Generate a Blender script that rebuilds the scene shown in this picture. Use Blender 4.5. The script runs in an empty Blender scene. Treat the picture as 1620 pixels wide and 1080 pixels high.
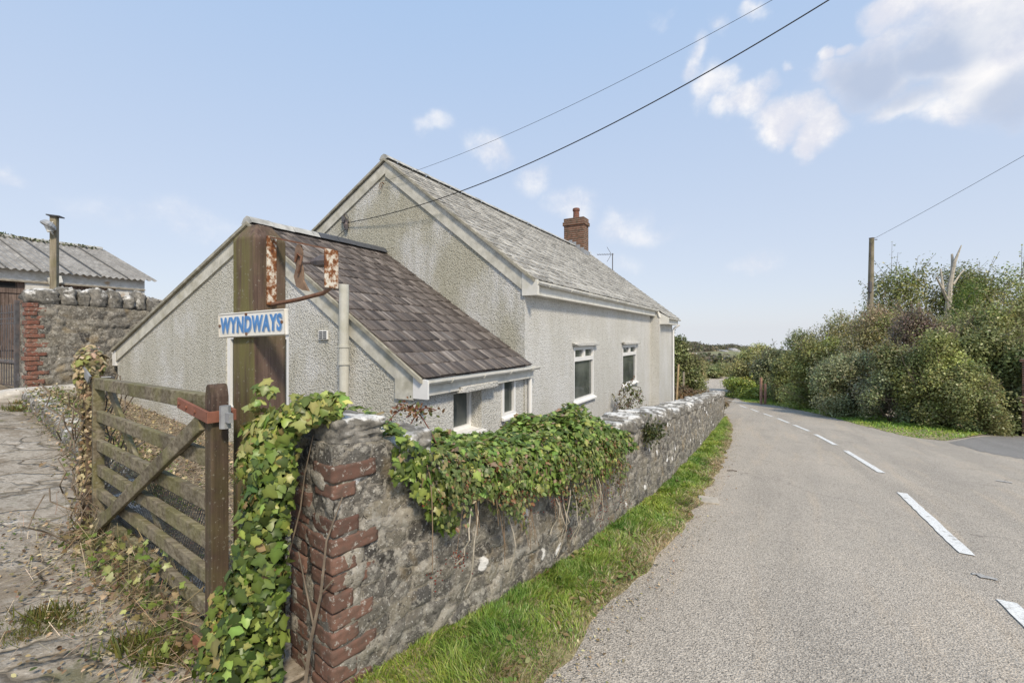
import bpy, bmesh, math, random
import numpy as np
from mathutils import Vector, Matrix
random.seed(7)
R = math.radians
scene = bpy.context.scene
COL = scene.collection

# ------------------------------------------------------------------ camera
FPX, HU, HV, EYE = 720.0, 810.0, 531.0, 1.7
cd = bpy.data.cameras.new('camera'); cam = bpy.data.objects.new('camera', cd); COL.objects.link(cam)
cam.location = (0, 0, EYE); cam.rotation_euler = (R(90), 0, 0)
cd.sensor_width = 36; cd.lens = 16; cd.shift_y = -9/1620; cd.clip_start = .05; cd.clip_end = 4000
scene.camera = cam
# ------------------------------------------------------------------ light
scene.view_settings.view_transform = 'Standard'; scene.view_settings.look = 'None'
scene.view_settings.exposure = 0.38; scene.view_settings.gamma = 1
SUN_TO = Vector((.30, -.72, .80)).normalized()
sl = bpy.data.lights.new('sun', 'SUN'); sl.energy = 2.9; sl.angle = R(9); sl.color = (1, .87, .68)
so = bpy.data.objects.new('sun', sl); COL.objects.link(so); so.location = (4, -8, 12)
so.rotation_euler = SUN_TO.to_track_quat('Z', 'Y').to_euler()
scene.cycles.max_bounces = 5; scene.cycles.diffuse_bounces = 3; scene.cycles.transparent_max_bounces = 4

# ------------------------------------------------------------------ node helper
class NT:
    def __init__(s, nt): s.nt = nt
    def n(s, typ, ins=None, **pr):
        nd = s.nt.nodes.new(typ)
        for k, v in pr.items(): setattr(nd, k, v)
        for k, v in (ins or {}).items():
            sk = nd.inputs[k]
            if isinstance(v, bpy.types.NodeSocket): s.nt.links.new(v, sk)
            elif v is not None:
                if hasattr(sk.default_value, '__len__') and not hasattr(v, '__len__'): v = (v, v, v)
                if sk.type == 'RGBA' and len(v) == 3: v = (*v, 1)
                sk.default_value = v
        return nd
    def noise(s, vec, scale, detail=3, rough=.55, dist=0):
        return s.n('ShaderNodeTexNoise', {'Vector': vec, 'Scale': scale, 'Detail': detail, 'Roughness': rough, 'Distortion': dist}).outputs[0]
    def noisec(s, vec, scale, detail=2):
        return s.n('ShaderNodeTexNoise', {'Vector': vec, 'Scale': scale, 'Detail': detail}).outputs[1]
    def vor(s, vec, scale, feat='F1', out='Distance', rnd=1):
        return s.n('ShaderNodeTexVoronoi', {'Vector': vec, 'Scale': scale, 'Randomness': rnd}, feature=feat).outputs[out]
    def ramp(s, fac, stops, interp='LINEAR'):
        nd = s.n('ShaderNodeValToRGB', {'Fac': fac}); cr = nd.color_ramp; cr.interpolation = interp
        while len(cr.elements) < len(stops): cr.elements.new(.5)
        for e, (p, c) in zip(cr.elements, stops):
            e.position = p
            e.color = (c, c, c, 1) if not hasattr(c, '__len__') else (*c[:3], 1)
        return nd.outputs[0]
    def mix(s, fac, a, b, mode='MIX'):
        nd = s.n('ShaderNodeMix', data_type='RGBA', blend_type=mode)
        for i, v in ((0, fac), (6, a), (7, b)):
            if isinstance(v, bpy.types.NodeSocket): s.nt.links.new(v, nd.inputs[i])
            elif i == 0: nd.inputs[0].default_value = v
            else: nd.inputs[i].default_value = (*v, 1) if hasattr(v, '__len__') else (v, v, v, 1)
        return nd.outputs[2]
    def m(s, op, a, b=0., c=0., clamp=False):
        nd = s.n('ShaderNodeMath', operation=op, use_clamp=clamp)
        for i, v in enumerate((a, b, c)):
            if isinstance(v, bpy.types.NodeSocket): s.nt.links.new(v, nd.inputs[i])
            else: nd.inputs[i].default_value = v
        return nd.outputs[0]
    def rng(s, v, a, b, c=0., d=1., smooth=False):
        return s.n('ShaderNodeMapRange', {0: v, 1: a, 2: b, 3: c, 4: d}, interpolation_type='SMOOTHSTEP' if smooth else 'LINEAR').outputs[0]
    def vm(s, op, a, b=(0, 0, 0), scale=None):
        ins = {0: a, 1: b}
        if scale is not None: ins['Scale'] = scale
        nd = s.n('ShaderNodeVectorMath', ins, operation=op)
        return nd.outputs['Value'] if op in ('DISTANCE', 'LENGTH', 'DOT_PRODUCT') else nd.outputs[0]
    def map(s, vec, scale=(1, 1, 1), rot=(0, 0, 0)):
        return s.n('ShaderNodeMapping', {'Vector': vec, 'Scale': scale, 'Rotation': rot}).outputs[0]
    def obj(s): return s.n('ShaderNodeTexCoord').outputs['Object']
    def uv(s): return s.n('ShaderNodeTexCoord').outputs['UV']
    def attr(s, name): return s.n('ShaderNodeAttribute', attribute_name=name)
    def bump(s, h, strength=.5, dist=.01, normal=None):
        return s.n('ShaderNodeBump', {'Height': h, 'Strength': strength, 'Distance': dist, 'Normal': normal}).outputs[0]

def material(name, fn):
    m = bpy.data.materials.new(name); m.use_nodes = True
    nt = m.node_tree; nt.nodes.clear(); g = NT(nt)
    out = g.n('ShaderNodeOutputMaterial')
    r = fn(g)
    if isinstance(r, dict):
        b = g.n('ShaderNodeBsdfPrincipled', {'Roughness': .8, 'Specular IOR Level': .3, **r}); r = b.outputs[0]
    nt.links.new(r, out.inputs[0])
    return m

# ------------------------------------------------------------------ sky
w = bpy.data.worlds.new('World'); scene.world = w; w.use_nodes = True
wn = w.node_tree; wn.nodes.clear(); g = NT(wn)
gen = g.vm('NORMALIZE', g.n('ShaderNodeTexCoord').outputs['Generated'])
sep = g.n('ShaderNodeSeparateXYZ', {0: gen})
zc = g.m('MAXIMUM', sep.outputs[2], .015)
vec = g.n('ShaderNodeCombineXYZ', {0: sep.outputs[0], 1: sep.outputs[1], 2: zc}).outputs[0]
sky = g.n('ShaderNodeTexSky', {'Vector': vec}, sky_type='NISHITA', sun_disc=False, sun_elevation=math.asin(SUN_TO.z),
          sun_rotation=math.atan2(SUN_TO.x, SUN_TO.y), air_density=1.0, dust_density=0.9, ozone_density=2.0).outputs[0]
def pdir(u, v): return Vector(((u-HU)/FPX, 1, (HV-v)/FPX)).normalized()
SKYS = 6.1   # cloud and haze radiance in sky-texture units before the 0.1 strength
hz = g.rng(zc, 0.0, .6, 1.0, 0.30, True)
grad = g.mix(g.rng(zc, .02, .72, 0, 1), (SKYS*.60, SKYS*.63, SKYS*.70), (SKYS*.34, SKYS*.505, SKYS*.76))
skyc = g.mix(.86, sky, grad)
warp = g.vm('SUBTRACT', g.noisec(gen, 9, 5), (.5, .5, .5))
wv = g.vm('ADD', gen, g.vm('SCALE', warp, scale=.11))
def blob(u, v, r, k, sx=1.0, sz=1.0):
    c = pdir(u, v)
    d = g.vm('LENGTH', g.vm('MULTIPLY', g.vm('SUBTRACT', wv, tuple(c)), (sx, sx, sz)))
    return g.m('MULTIPLY', g.rng(d, r*1.15, r*.2, 0, 1, True), k)
bl = None
for b in [(1600,20,.13,1.,1,1),(1500,15,.09,1.,1,1.1),(1425,15,.055,.95,1,1),(1480,75,.085,1,.7,1.3),(1400,80,.06,.8,.8,1.3),(1580,100,.10,1,.9,1.1),(1615,150,.06,.8,1,1.2),
          (1380,125,.075,.95,.7,1.3),(1320,110,.05,.8,1,1.2),(1440,165,.06,.8,.6,1.8),(1495,175,.05,.7,.7,1.4),(1325,72,.022,.9,1,1),(1350,70,.018,.9,1,1),(1255,92,.02,.7,1,1),
          (1240,190,.055,1.,.8,1.1),(1290,212,.05,1.,1,1),(1185,165,.05,.9,.8,1),(1140,135,.045,.7,.9,.8),(1215,135,.04,.75,1,1),(1110,95,.035,.62,1.3,.7),(1135,55,.03,.6,1,.8),(1185,20,.03,.7,.9,1),(1045,28,.035,.5,.8,1.2),
          (770,240,.05,.58,.8,1),(690,208,.045,.5,.8,1.2),(850,285,.06,.5,.9,.9),(900,325,.06,.5,.7,1.1),(1000,362,.07,.45,.5,1.6),(1190,418,.05,.42,.6,1.4),(300,350,.08,.36,.5,1.5),(15,272,.03,.45,.7,1.4),(200,330,.07,.34,.5,1.5),(960,420,.06,.36,.5,1.6)]:
    x = blob(*b); bl = x if bl is None else g.m('MAXIMUM', bl, x)
cn = g.noise(gen, 11, 9, .66)
mask = g.rng(g.m('ADD', bl, g.m('MULTIPLY', g.m('SUBTRACT', cn, .5), 1.35)), .04, .98, 0, 1, True)
mask = g.m('MULTIPLY', mask, g.rng(bl, .02, .6, 0, 1, True))
lit = g.rng(g.m('ADD', g.m('MULTIPLY', g.m('SUBTRACT', g.noise(g.vm('ADD', gen, (-.02, 0, .035)), 7, 5, .6), cn), 1.0), .5), .35, .68, 1, 0, True)
dark = None
for b in [(1370,130,.075,1.,.8,1.2),(1470,88,.075,1.,.6,1.6),(1430,150,.06,.8,.6,1.6),(1615,155,.06,.9,.8,1.4)]:
    x = blob(*b); dark = x if dark is None else g.m('MAXIMUM', dark, x)
ccol = g.mix(lit, (SKYS*.66, SKYS*.67, SKYS*.74), (SKYS*.87, SKYS*.85, SKYS*.84))
ccol = g.mix(g.m('MULTIPLY', dark, .95), ccol, (SKYS*.41, SKYS*.48, SKYS*.62))
fin = g.mix(g.m('MULTIPLY', mask, .95), skyc, ccol)
bg = g.n('ShaderNodeBackground', {'Color': fin, 'Strength': .15})
wn.links.new(bg.outputs[0], g.n('ShaderNodeOutputWorld').inputs[0])

# ------------------------------------------------------------------ ground shape
FD = np.array((.488, .873)); LD = np.array((-.873, .488))
def zg(x, y):
    x = np.asarray(x, float); y = np.asarray(y, float)
    s = .488*x+.873*y; l = -.873*x+.488*y
    a = np.clip(s, -20, 30); z = -.085*(a-1.5)
    t = np.clip((s-30)/20, 0, 1); z = z-.62*(1-(1-t)**2.6)
    q = l-4.2; z = z+.11*(q*.5+np.sqrt(q*q*.25+.05))*np.where(s > 30, np.clip(1-(s-30)/25, 0, 1), 1)*np.clip(1-(l-22)/60, 0, 1) - 0.0
    r = np.hypot(x, y)
    t = np.clip((r-60)/140, 0, 1); t = t*t*(3-2*t); zv = -3.05-5.2*t
    az = x/np.maximum(y, 1e-3)
    ztop = np.where(y > 0, np.interp(np.clip(az, -2, 3), [-2, .3, .38, .48, .58, .8, 3], [-4, -5, -6.2, -8.6, -14, -18, -20]), -10)
    t2 = np.clip((r-200)/300, 0, 1); t2 = t2*t2*(3-2*t2); zv = zv+(ztop-zv)*t2
    t3 = np.clip((r-510)/400, 0, 1); zv = zv-120*t3**1.3
    k = np.clip((r-58)/25, 0, 1); k = k*k*(3-2*k)
    return z*(1-k)+zv*k
def ZG(x, y): return float(zg(x, y))
def gp(u, v, off=0.):
    dx, dz = (u-HU)/FPX, (HV-v)/FPX
    d = np.concatenate([np.arange(.8, 60, .01), np.arange(60, 600, .2)])
    e = EYE+dz*d-zg(dx*d, d)-off
    i = np.argmax(e < 0) if (e < 0).any() else len(d)-1
    return Vector((dx*d[i], d[i], EYE+dz*d[i]))
def pd(u, v, d): return Vector(((u-HU)/FPX*d, d, EYE+(HV-v)/FPX*d))

# ------------------------------------------------------------------ numpy noise
def _h(ix, iy, iz, seed):
    n = (ix.astype(np.int64)*374761393+iy.astype(np.int64)*668265263+iz.astype(np.int64)*1274126177+seed*974634777) & 0x7fffffff
    n = ((n ^ (n >> 13))*1103515245+12345) & 0x7fffffff
    n = ((n ^ (n >> 16))*69069+5) & 0x7fffffff
    return (n % 100003)/100003.
def vnoise(p, seed=0):
    p = np.asarray(p, float); i = np.floor(p).astype(np.int64); f = p-i; f = f*f*(3-2*f); r = 0
    for dx in (0, 1):
        for dy in (0, 1):
            for dz in (0, 1):
                wgt = np.abs(1-dx-f[:, 0])*np.abs(1-dy-f[:, 1])*np.abs(1-dz-f[:, 2])
                r = r+wgt*_h(i[:, 0]+dx, i[:, 1]+dy, i[:, 2]+dz, seed)
    return r*2-1
def fbm(p, seed=0, o=4):
    p = np.asarray(p, float); r = 0; a = .5
    for k in range(o): r = r+a*vnoise(p*2**k, seed+k); a *= .55
    return r
def cells(x, y, seed):   # jittered cell pattern: nearest id value, edge distance
    ix, iy = np.floor(x).astype(np.int64), np.floor(y).astype(np.int64)
    d1 = np.full(x.shape, 9.); d2 = np.full(x.shape, 9.); cid = np.zeros(x.shape)
    z = np.zeros_like(ix)
    for dx in (-1, 0, 1):
        for dy in (-1, 0, 1):
            jx, jy = ix+dx, iy+dy
            px = jx+.15+.7*_h(jx, jy, z, seed); py = jy+.15+.7*_h(jx, jy, z, seed+9)
            d = np.maximum(np.abs(px-x), np.abs(py-y))*.6+np.hypot(px-x, py-y)*.4
            c = _h(jx, jy, z, seed+23)
            n1 = d < d1
            d2 = np.where(n1, d1, np.minimum(d2, d)); cid = np.where(n1, c, cid); d1 = np.where(n1, d, d1)
    return cid, d2-d1

# ------------------------------------------------------------------ object helpers
LOC = {}
def thing(name, label, cat, loc=(0, 0, 0), group=None):
    o = bpy.data.objects.new(name, None); COL.objects.link(o); o.location = loc; o.empty_display_size = .1
    o['label'] = label; o['category'] = cat
    if group: o['group'] = group
    LOC[o.name] = np.array(loc, float); return o
def tag(o, label=None, cat=None, group=None, kind=None):
    for k, v in (('label', label), ('category', cat), ('group', group), ('kind', kind)):
        if v: o[k] = v
    return o
def link_mesh(name, me, mat, parent=None, smooth=False, bevel=0):
    o = bpy.data.objects.new(name, me); COL.objects.link(o)
    if mat: me.materials.append(mat)
    if parent:
        o.parent = parent; LOC[o.name] = LOC.get(parent.name, np.zeros(3))
        l = LOC[o.name]
        if np.any(l):
            co = np.empty(len(me.vertices)*3); me.vertices.foreach_get('co', co)
            me.vertices.foreach_set('co', (co.reshape(-1, 3)-l).ravel())
    if smooth: me.polygons.foreach_set('use_smooth', [True]*len(me.polygons))
    if bevel:
        b = o.modifiers.new('bevel', 'BEVEL'); b.width = bevel; b.segments = 2; b.limit_method = 'ANGLE'
    me.update(); return o
class MB:
    def __init__(s): s.v = []; s.f = []; s.uv = {}
    def add(s, vs, fs):
        o = len(s.v); s.v += [tuple(p) for p in vs]; s.f += [tuple(i+o for i in f) for f in fs]; return s
    def quad(s, a, b, c, d): return s.add((a, b, c, d), [(0, 1, 2, 3)])
    def box(s, c, ax, ay, az):
        c, ax, ay, az = map(Vector, (c, ax, ay, az))
        vs = [c+x*ax+y*ay+z*az for z in (-1, 1) for y in (-1, 1) for x in (-1, 1)]
        return s.add(vs, [(0, 2, 3, 1), (4, 5, 7, 6), (0, 1, 5, 4), (1, 3, 7, 5), (3, 2, 6, 7), (2, 0, 4, 6)])
    def beam(s, a, b, w, h, up=(0, 0, 1)):
        a, b, up = Vector(a), Vector(b), Vector(up); d = b-a; t = d.normalized(); n = t.cross(up).normalized(); u = n.cross(t)
        return s.box((a+b)/2, d/2, n*w/2, u*h/2)
    def prism(s, poly, ex):
        n = len(poly); poly = [Vector(p) for p in poly]; ex = Vector(ex)
        return s.add(poly+[p+ex for p in poly], [tuple(range(n))[::-1], tuple(range(n, 2*n))]+[(i, (i+1) % n, n+(i+1) % n, n+i) for i in range(n)])
    def tube(s, pts, r, n=8, cap=True):
        pts = [Vector(p) for p in pts]; rs = r if hasattr(r, '__len__') else [r]*len(pts); vs = []
        ref = None
        for i, p in enumerate(pts):
            t = (pts[min(i+1, len(pts)-1)]-pts[max(i-1, 0)]).normalized()
            if ref is None: ref = t.orthogonal().normalized()
            ref = (ref-t*ref.dot(t)); ref = ref.normalized() if ref.length > 1e-6 else t.orthogonal().normalized()
            b = t.cross(ref)
            for k in range(n):
                a = 2*math.pi*k/n; vs.append(p+(ref*math.cos(a)+b*math.sin(a))*rs[i])
        fs = [(i*n+k, i*n+(k+1) % n, (i+1)*n+(k+1) % n, (i+1)*n+k) for i in range(len(pts)-1) for k in range(n)]
        if cap: fs += [tuple(range(n))[::-1], tuple(range((len(pts)-1)*n, len(pts)*n))]
        return s.add(vs, fs)
    def build(s, name, mat, parent=None, smooth=False, bevel=0, fix=True):
        me = bpy.data.meshes.new(name); me.from_pydata(s.v, [], s.f)
        if fix:
            b = bmesh.new(); b.from_mesh(me); bmesh.ops.recalc_face_normals(b, faces=b.faces); b.to_mesh(me); b.free()
        return link_mesh(name, me, mat, parent, smooth, bevel)
def np_mesh(name, V, Fq, attrs=None, uv=None, smooth=False):
    V = np.asarray(V, np.float32); Fq = np.asarray(Fq, np.int32); k = Fq.shape[1]; m = len(Fq)
    me = bpy.data.meshes.new(name); me.vertices.add(len(V)); me.vertices.foreach_set('co', V.ravel())
    me.loops.add(m*k); me.loops.foreach_set('vertex_index', Fq.ravel())
    me.polygons.add(m); me.polygons.foreach_set('loop_start', np.arange(0, m*k, k, dtype=np.int32)); me.polygons.foreach_set('loop_total', np.full(m, k, np.int32))
    me.update(calc_edges=True)
    for nm, a in (attrs or {}).items():
        a = np.asarray(a, np.float32)
        if a.ndim == 1: me.attributes.new(nm, 'FLOAT', 'POINT').data.foreach_set('value', a)
        else: me.attributes.new(nm, 'FLOAT_COLOR', 'POINT').data.foreach_set('color', np.concatenate([a, np.ones((len(a), 1), np.float32)], 1).ravel())
    if uv is not None:
        l = me.uv_layers.new(name='UVMap'); l.data.foreach_set('uv', np.asarray(uv, np.float32)[Fq.ravel()].ravel())
    if smooth: me.polygons.foreach_set('use_smooth', [True]*m)
    return me
def grid_faces(nu, nv, o=0):
    i = np.arange(nu-1)[:, None]*nv+np.arange(nv-1)[None, :]; i = i.ravel()+o
    return np.stack([i, i+nv, i+nv+1, i+1], 1)
def basis(nrm, rng):
    nrm = nrm/np.maximum(np.linalg.norm(nrm, axis=1, keepdims=True), 1e-6)
    t = rng.normal(size=nrm.shape); t -= nrm*(t*nrm).sum(1, keepdims=True); t /= np.maximum(np.linalg.norm(t, axis=1, keepdims=True), 1e-6)
    return t, np.cross(nrm, t), nrm
def leaves_mesh(name, P, nrm, size, colr, tmpl, rng, tdir=None):
    TV, TF = tmpl; TV = np.asarray(TV, float); TF = np.asarray(TF, int)
    if tdir is None: t, b, n = basis(nrm, rng)
    else:
        n = nrm/np.maximum(np.linalg.norm(nrm, axis=1, keepdims=True), 1e-6)
        t = tdir-n*(tdir*n).sum(1, keepdims=True); t /= np.maximum(np.linalg.norm(t, axis=1, keepdims=True), 1e-6); b = np.cross(n, t)
    sz = size[:, None, None]
    V = P[:, None, :]+sz*(TV[None, :, 0:1]*t[:, None]+TV[None, :, 1:2]*b[:, None]+TV[None, :, 2:3]*n[:, None])
    k = len(TV); N = len(P)
    F = (TF[None]+(np.arange(N)*k)[:, None, None]).reshape(-1, TF.shape[1])
    cc = np.repeat(colr[:, None], k, 1)
    if k == 13: cc[:, 12] *= 1.3; cc[:, [0, 6]] *= 1.15; cc[:, [3, 9]] *= .85     # paler midrib of an ivy leaf
    return np_mesh(name, V.reshape(-1, 3), F, {'col': np.clip(cc, 0, .9).reshape(-1, 3)})
LEAF_Q = ([(-.5, 0, 0), (0, -.3, .06), (.5, 0, -.05), (0, .3, .06)], [(0, 1, 2, 3)])
_iv = [(-.38, 0), (-.5, .26), (-.25, .33), (-.04, .55), (.10, .29), (.36, .22), (.62, 0), (.36, -.22), (.10, -.29), (-.04, -.55), (-.25, -.33), (-.5, -.26)]
LEAF_IVY = ([(x, y, -.22*abs(y)-.25*x*x+.05) for x, y in _iv]+[(-.05, 0, .06)], [(i, (i+1) % 12, 12) for i in range(12)])
LEAF_OVAL = ([(-.5, 0, 0), (-.2, -.28, .07), (.2, -.25, .06), (.5, 0, -.06), (.2, .25, .06), (-.2, .28, .07), (0, 0, 0)], [(i, (i+1) % 6, 6) for i in range(6)])
def pal(rng, n, cols, wts=None, var=.18):
    c = np.asarray(cols, float); i = rng.choice(len(c), n, p=None if wts is None else np.asarray(wts)/sum(wts))
    return np.clip(c[i]*(1+var*rng.normal(size=(n, 1)))*(1+.06*rng.normal(size=(n, 3))), .004, .9)
CUBE = {}
def cube_grid(n):
    if n not in CUBE:
        b = bmesh.new(); bmesh.ops.create_cube(b, size=2); bmesh.ops.subdivide_edges(b, edges=b.edges, cuts=n, use_grid_fill=True)
        b.verts.ensure_lookup_table(); V = np.array([v.co[:] for v in b.verts]); F = np.array([[v.index for v in f.verts] for f in b.faces]); b.free(); CUBE[n] = (V, F)
    return CUBE[n]
def rock(c, ax, ay, az, seed, amp=.12, n=5, pw=7, freq=1.6):
    V, F = cube_grid(n); r = (np.abs(V)**pw).sum(1)**(1/pw); q = V/r[:, None]
    d = 1+amp*fbm(q*freq+seed*3.7, seed, 4)[:, None]+amp*.4*vnoise(q*6+seed, seed+5)[:, None]
    q = q*d
    return np.asarray(c)+q[:, :1]*np.asarray(ax)+q[:, 1:2]*np.asarray(ay)+q[:, 2:]*np.asarray(az), F

# ------------------------------------------------------------------ materials
def wood(name, c1, c2, green=0, axis=2, sc=1., mossdir=None):
    def fn(g):
        o = g.obj(); s = [38, 38, 38]; s[axis] = 1.6
        v = g.map(o, tuple(x*sc for x in s)); n1 = g.noise(v, 1, 5, .65); n2 = g.noise(o, 4, 4)
        c = g.mix(g.rng(n1, .38, .62), c1, c2)
        c = g.mix(g.rng(n2, .45, .7, 0, .6), c, tuple(x*.55 for x in c1))
        if green: c = g.mix(g.m('MULTIPLY', g.rng(g.noise(o, 5, 4), .42, .62), green), c, (.17, .17, .04))
        if mossdir:
            dt = g.vm('DOT_PRODUCT', g.n('ShaderNodeNewGeometry').outputs['Normal'], mossdir)
            c = g.mix(g.m('MULTIPLY', g.rng(dt, .6, .9), g.rng(g.noise(g.map(o, (14, 14, 1.1)), 1, 5, .65), .42, .60, .05, .8)), c, (.15, .14, .05))
        c = g.mix(g.rng(g.noise(o, 55, 2), .64, .72, 0, .5), c, (.32, .31, .25))
        return {'Base Color': c, 'Roughness': .85, 'Normal': g.bump(n1, .6, .006)}
    return material(name, fn)
def simple(name, c, rough=.6, var=.15, nsc=12, metal=0., bump=.1, dirt=None):
    def fn(g):
        o = g.obj(); n = g.noise(o, nsc, 5)
        k = g.mix(g.rng(n, .3, .7), tuple(x*(1-var) for x in c), tuple(min(1, x*(1+var)) for x in c))
        if dirt: k = g.mix(g.rng(g.noise(o, 3.1, 5, .65), .48, .72, 0, .75), k, dirt)
        return {'Base Color': k, 'Roughness': rough, 'Metallic': metal, 'Normal': g.bump(g.noise(o, nsc*6, 3), bump, .004)}
    return material(name, fn)
def f_leaf(g):
    a = g.attr('col').outputs['Color']; o = g.obj()
    c = g.mix(.5, a, g.mix(g.noise(o, 40, 2), tuple([0.]*3), a), 'ADD') if False else a
    d = g.n('ShaderNodeBsdfPrincipled', {'Base Color': c, 'Roughness': .38, 'Specular IOR Level': .45}).outputs[0]
    t = g.n('ShaderNodeBsdfTranslucent', {'Color': c}).outputs[0]
    return g.n('ShaderNodeMixShader', {0: .32, 1: d, 2: t}).outputs[0]
M_LEAF = material('leaf', f_leaf)
def f_dry(g):
    return {'Base Color': g.attr('col').outputs['Color'], 'Roughness': .9}
M_DRY = material('dry_stuff', f_dry)
M_BARK = simple('bark', (.13, .105, .08), .9, .35, 20, bump=.5)
M_TWIG = simple('twig', (.20, .16, .12), .9, .4, 9, bump=.3)
M_PALEBARK = simple('pale_bark', (.42, .38, .31), .9, .3, 9, bump=.4)

def f_pebble(stain):
    def fn(g):
        o = g.obj(); v = g.vor(o, 46); n = g.noise(o, 75, 3, .6); n3 = g.noise(o, 26, 3, .6)
        h = g.m('ADD', g.m('ADD', g.m('MULTIPLY', v, -.7), g.m('MULTIPLY', n, .6)), g.m('MULTIPLY', n3, .7))
        base = g.mix(g.rng(n, .3, .7), (.655, .655, .645), (.765, .765, .75))
        base = g.mix(g.rng(g.noise(o, 95, 2), .56, .68, 0, .5), base, (.36, .35, .33))
        st = g.rng(g.noise(g.map(o, (1, 1, .6)), 1.3, 6, .62), .34, .60, 0.15, 1, True)
        st2 = g.rng(g.noise(g.map(o, (5, 5, .5)), 1.2, 4), .46, .7, 0, .5, True)
        c = g.mix(g.m('MULTIPLY', st, stain, clamp=True), base, (.44, .415, .30))
        c = g.mix(g.m('MULTIPLY', st2, stain*.8, clamp=True), c, (.31, .30, .225))
        pit = g.rng(h, .02, .40, .68, 0, True)
        c = g.mix(g.m('MULTIPLY', pit, g.m('ADD', .42, g.m('MULTIPLY', st, stain*.5))), c, (.17, .155, .11))
        return {'Base Color': c, 'Roughness': .92, 'Normal': g.bump(h, 1.0, .016)}
    return fn
M_PEB = material('roughcast_white', f_pebble(.24))
M_PEBG = material('roughcast_stained', f_pebble(.76)); M_PEBL = material('roughcast_part_stained', f_pebble(.52))
M_BAND = simple('plaster_band', (.57, .555, .49), .85, .2, 8, dirt=(.33, .31, .22), bump=.3)
M_WHITE = simple('white_upvc', (.80, .80, .79), .35, .04, 5, bump=.02)
M_TRIM = simple('white_trim', (.72, .71, .66), .5, .1, 5, dirt=(.50, .48, .38), bump=.05)
M_PIPE = simple('cream_pipe', (.56, .55, .49), .5, .1, 6, dirt=(.36, .35, .25), bump=.1)
M_DARK = simple('dark_void', (.02, .02, .02), .9)
def f_glass(g):
    o = g.obj()
    c = g.mix(g.rng(g.noise(o, 1.7, 3), .35, .7), (.055, .065, .06), (.15, .165, .15))
    return {'Base Color': c, 'Roughness': .06, 'Specular IOR Level': .55}
M_GLASS = material('window_glass', f_glass)
def f_slate_dark(g):
    uv = g.uv(); r = g.attr('rnd').outputs['Fac']; o = g.obj()
    st = g.noise(g.map(uv, (16, .9, 1)), 1, 6, .7)
    c = g.ramp(g.m('ADD', g.m('MULTIPLY', st, .95), g.m('MULTIPLY', r, .12)), [(.36, (.048, .041, .038)), (.50, (.11, .093, .086)), (.62, (.21, .185, .17)), (.74, (.45, .42, .39))])
    c = g.mix(g.rng(g.noise(o, 2.1, 4), .5, .7, 0, .6), c, (.07, .058, .056))
    c = g.mix(g.rng(g.noise(o, 60, 2), .68, .74, 0, .7), c, (.5, .48, .44))
    return {'Base Color': c, 'Roughness': .75, 'Normal': g.bump(st, .3, .004)}
M_SLATED = material('slate_dark', f_slate_dark)
def f_slate_pale(g):
    uv = g.uv(); r = g.attr('rnd').outputs['Fac']; o = g.obj()
    n = g.noise(o, 5, 5, .65); st = g.noise(g.map(uv, (9, 1.2, 1)), 1, 5, .65)
    k = g.m('ADD', g.m('ADD', g.m('MULTIPLY', n, .5), g.m('MULTIPLY', st, .3)), g.m('MULTIPLY', r, .30))
    c = g.ramp(k, [(.30, (.15, .143, .13)), (.45, (.28, .272, .25)), (.58, (.41, .40, .37)), (.75, (.58, .57, .53))])
    c = g.mix(g.rng(g.noise(o, 26, 3), .58, .68, 0, .8), c, (.66, .66, .62))
    return {'Base Color': c, 'Roughness': .85, 'Normal': g.bump(n, .3, .005)}
M_SLATEP = material('slate_lichen', f_slate_pale)
M_RIDGEP = simple('ridge_pale', (.42, .42, .40), .8, .3, 8, bump=.3, dirt=(.2, .2, .18))
M_RIDGED = simple('ridge_dark', (.075, .08, .09), .5, .2, 8, bump=.1)
def brickish(name, c1, c2, sc=(1, 1, 1)):
    def fn(g):
        r = g.attr('rnd').outputs['Fac']; o = g.obj(); n = g.noise(o, 22, 5, .65)
        c = g.mix(r, c1, c2); c = g.mix(g.rng(n, .42, .66, 0, .75), c, (.10, .075, .06))
        c = g.mix(g.rng(g.noise(o, 33, 4, .7), .58, .66, 0, .8), c, (.42, .40, .36))
        return {'Base Color': c, 'Roughness': .9, 'Normal': g.bump(n, .6, .008)}
    return material(name, fn)
M_BRICK = brickish('brick_weathered', (.115, .062, .047), (.205, .115, .085))
M_BRICKR = brickish('brick_red', (.21, .085, .06), (.29, .14, .10))
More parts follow.
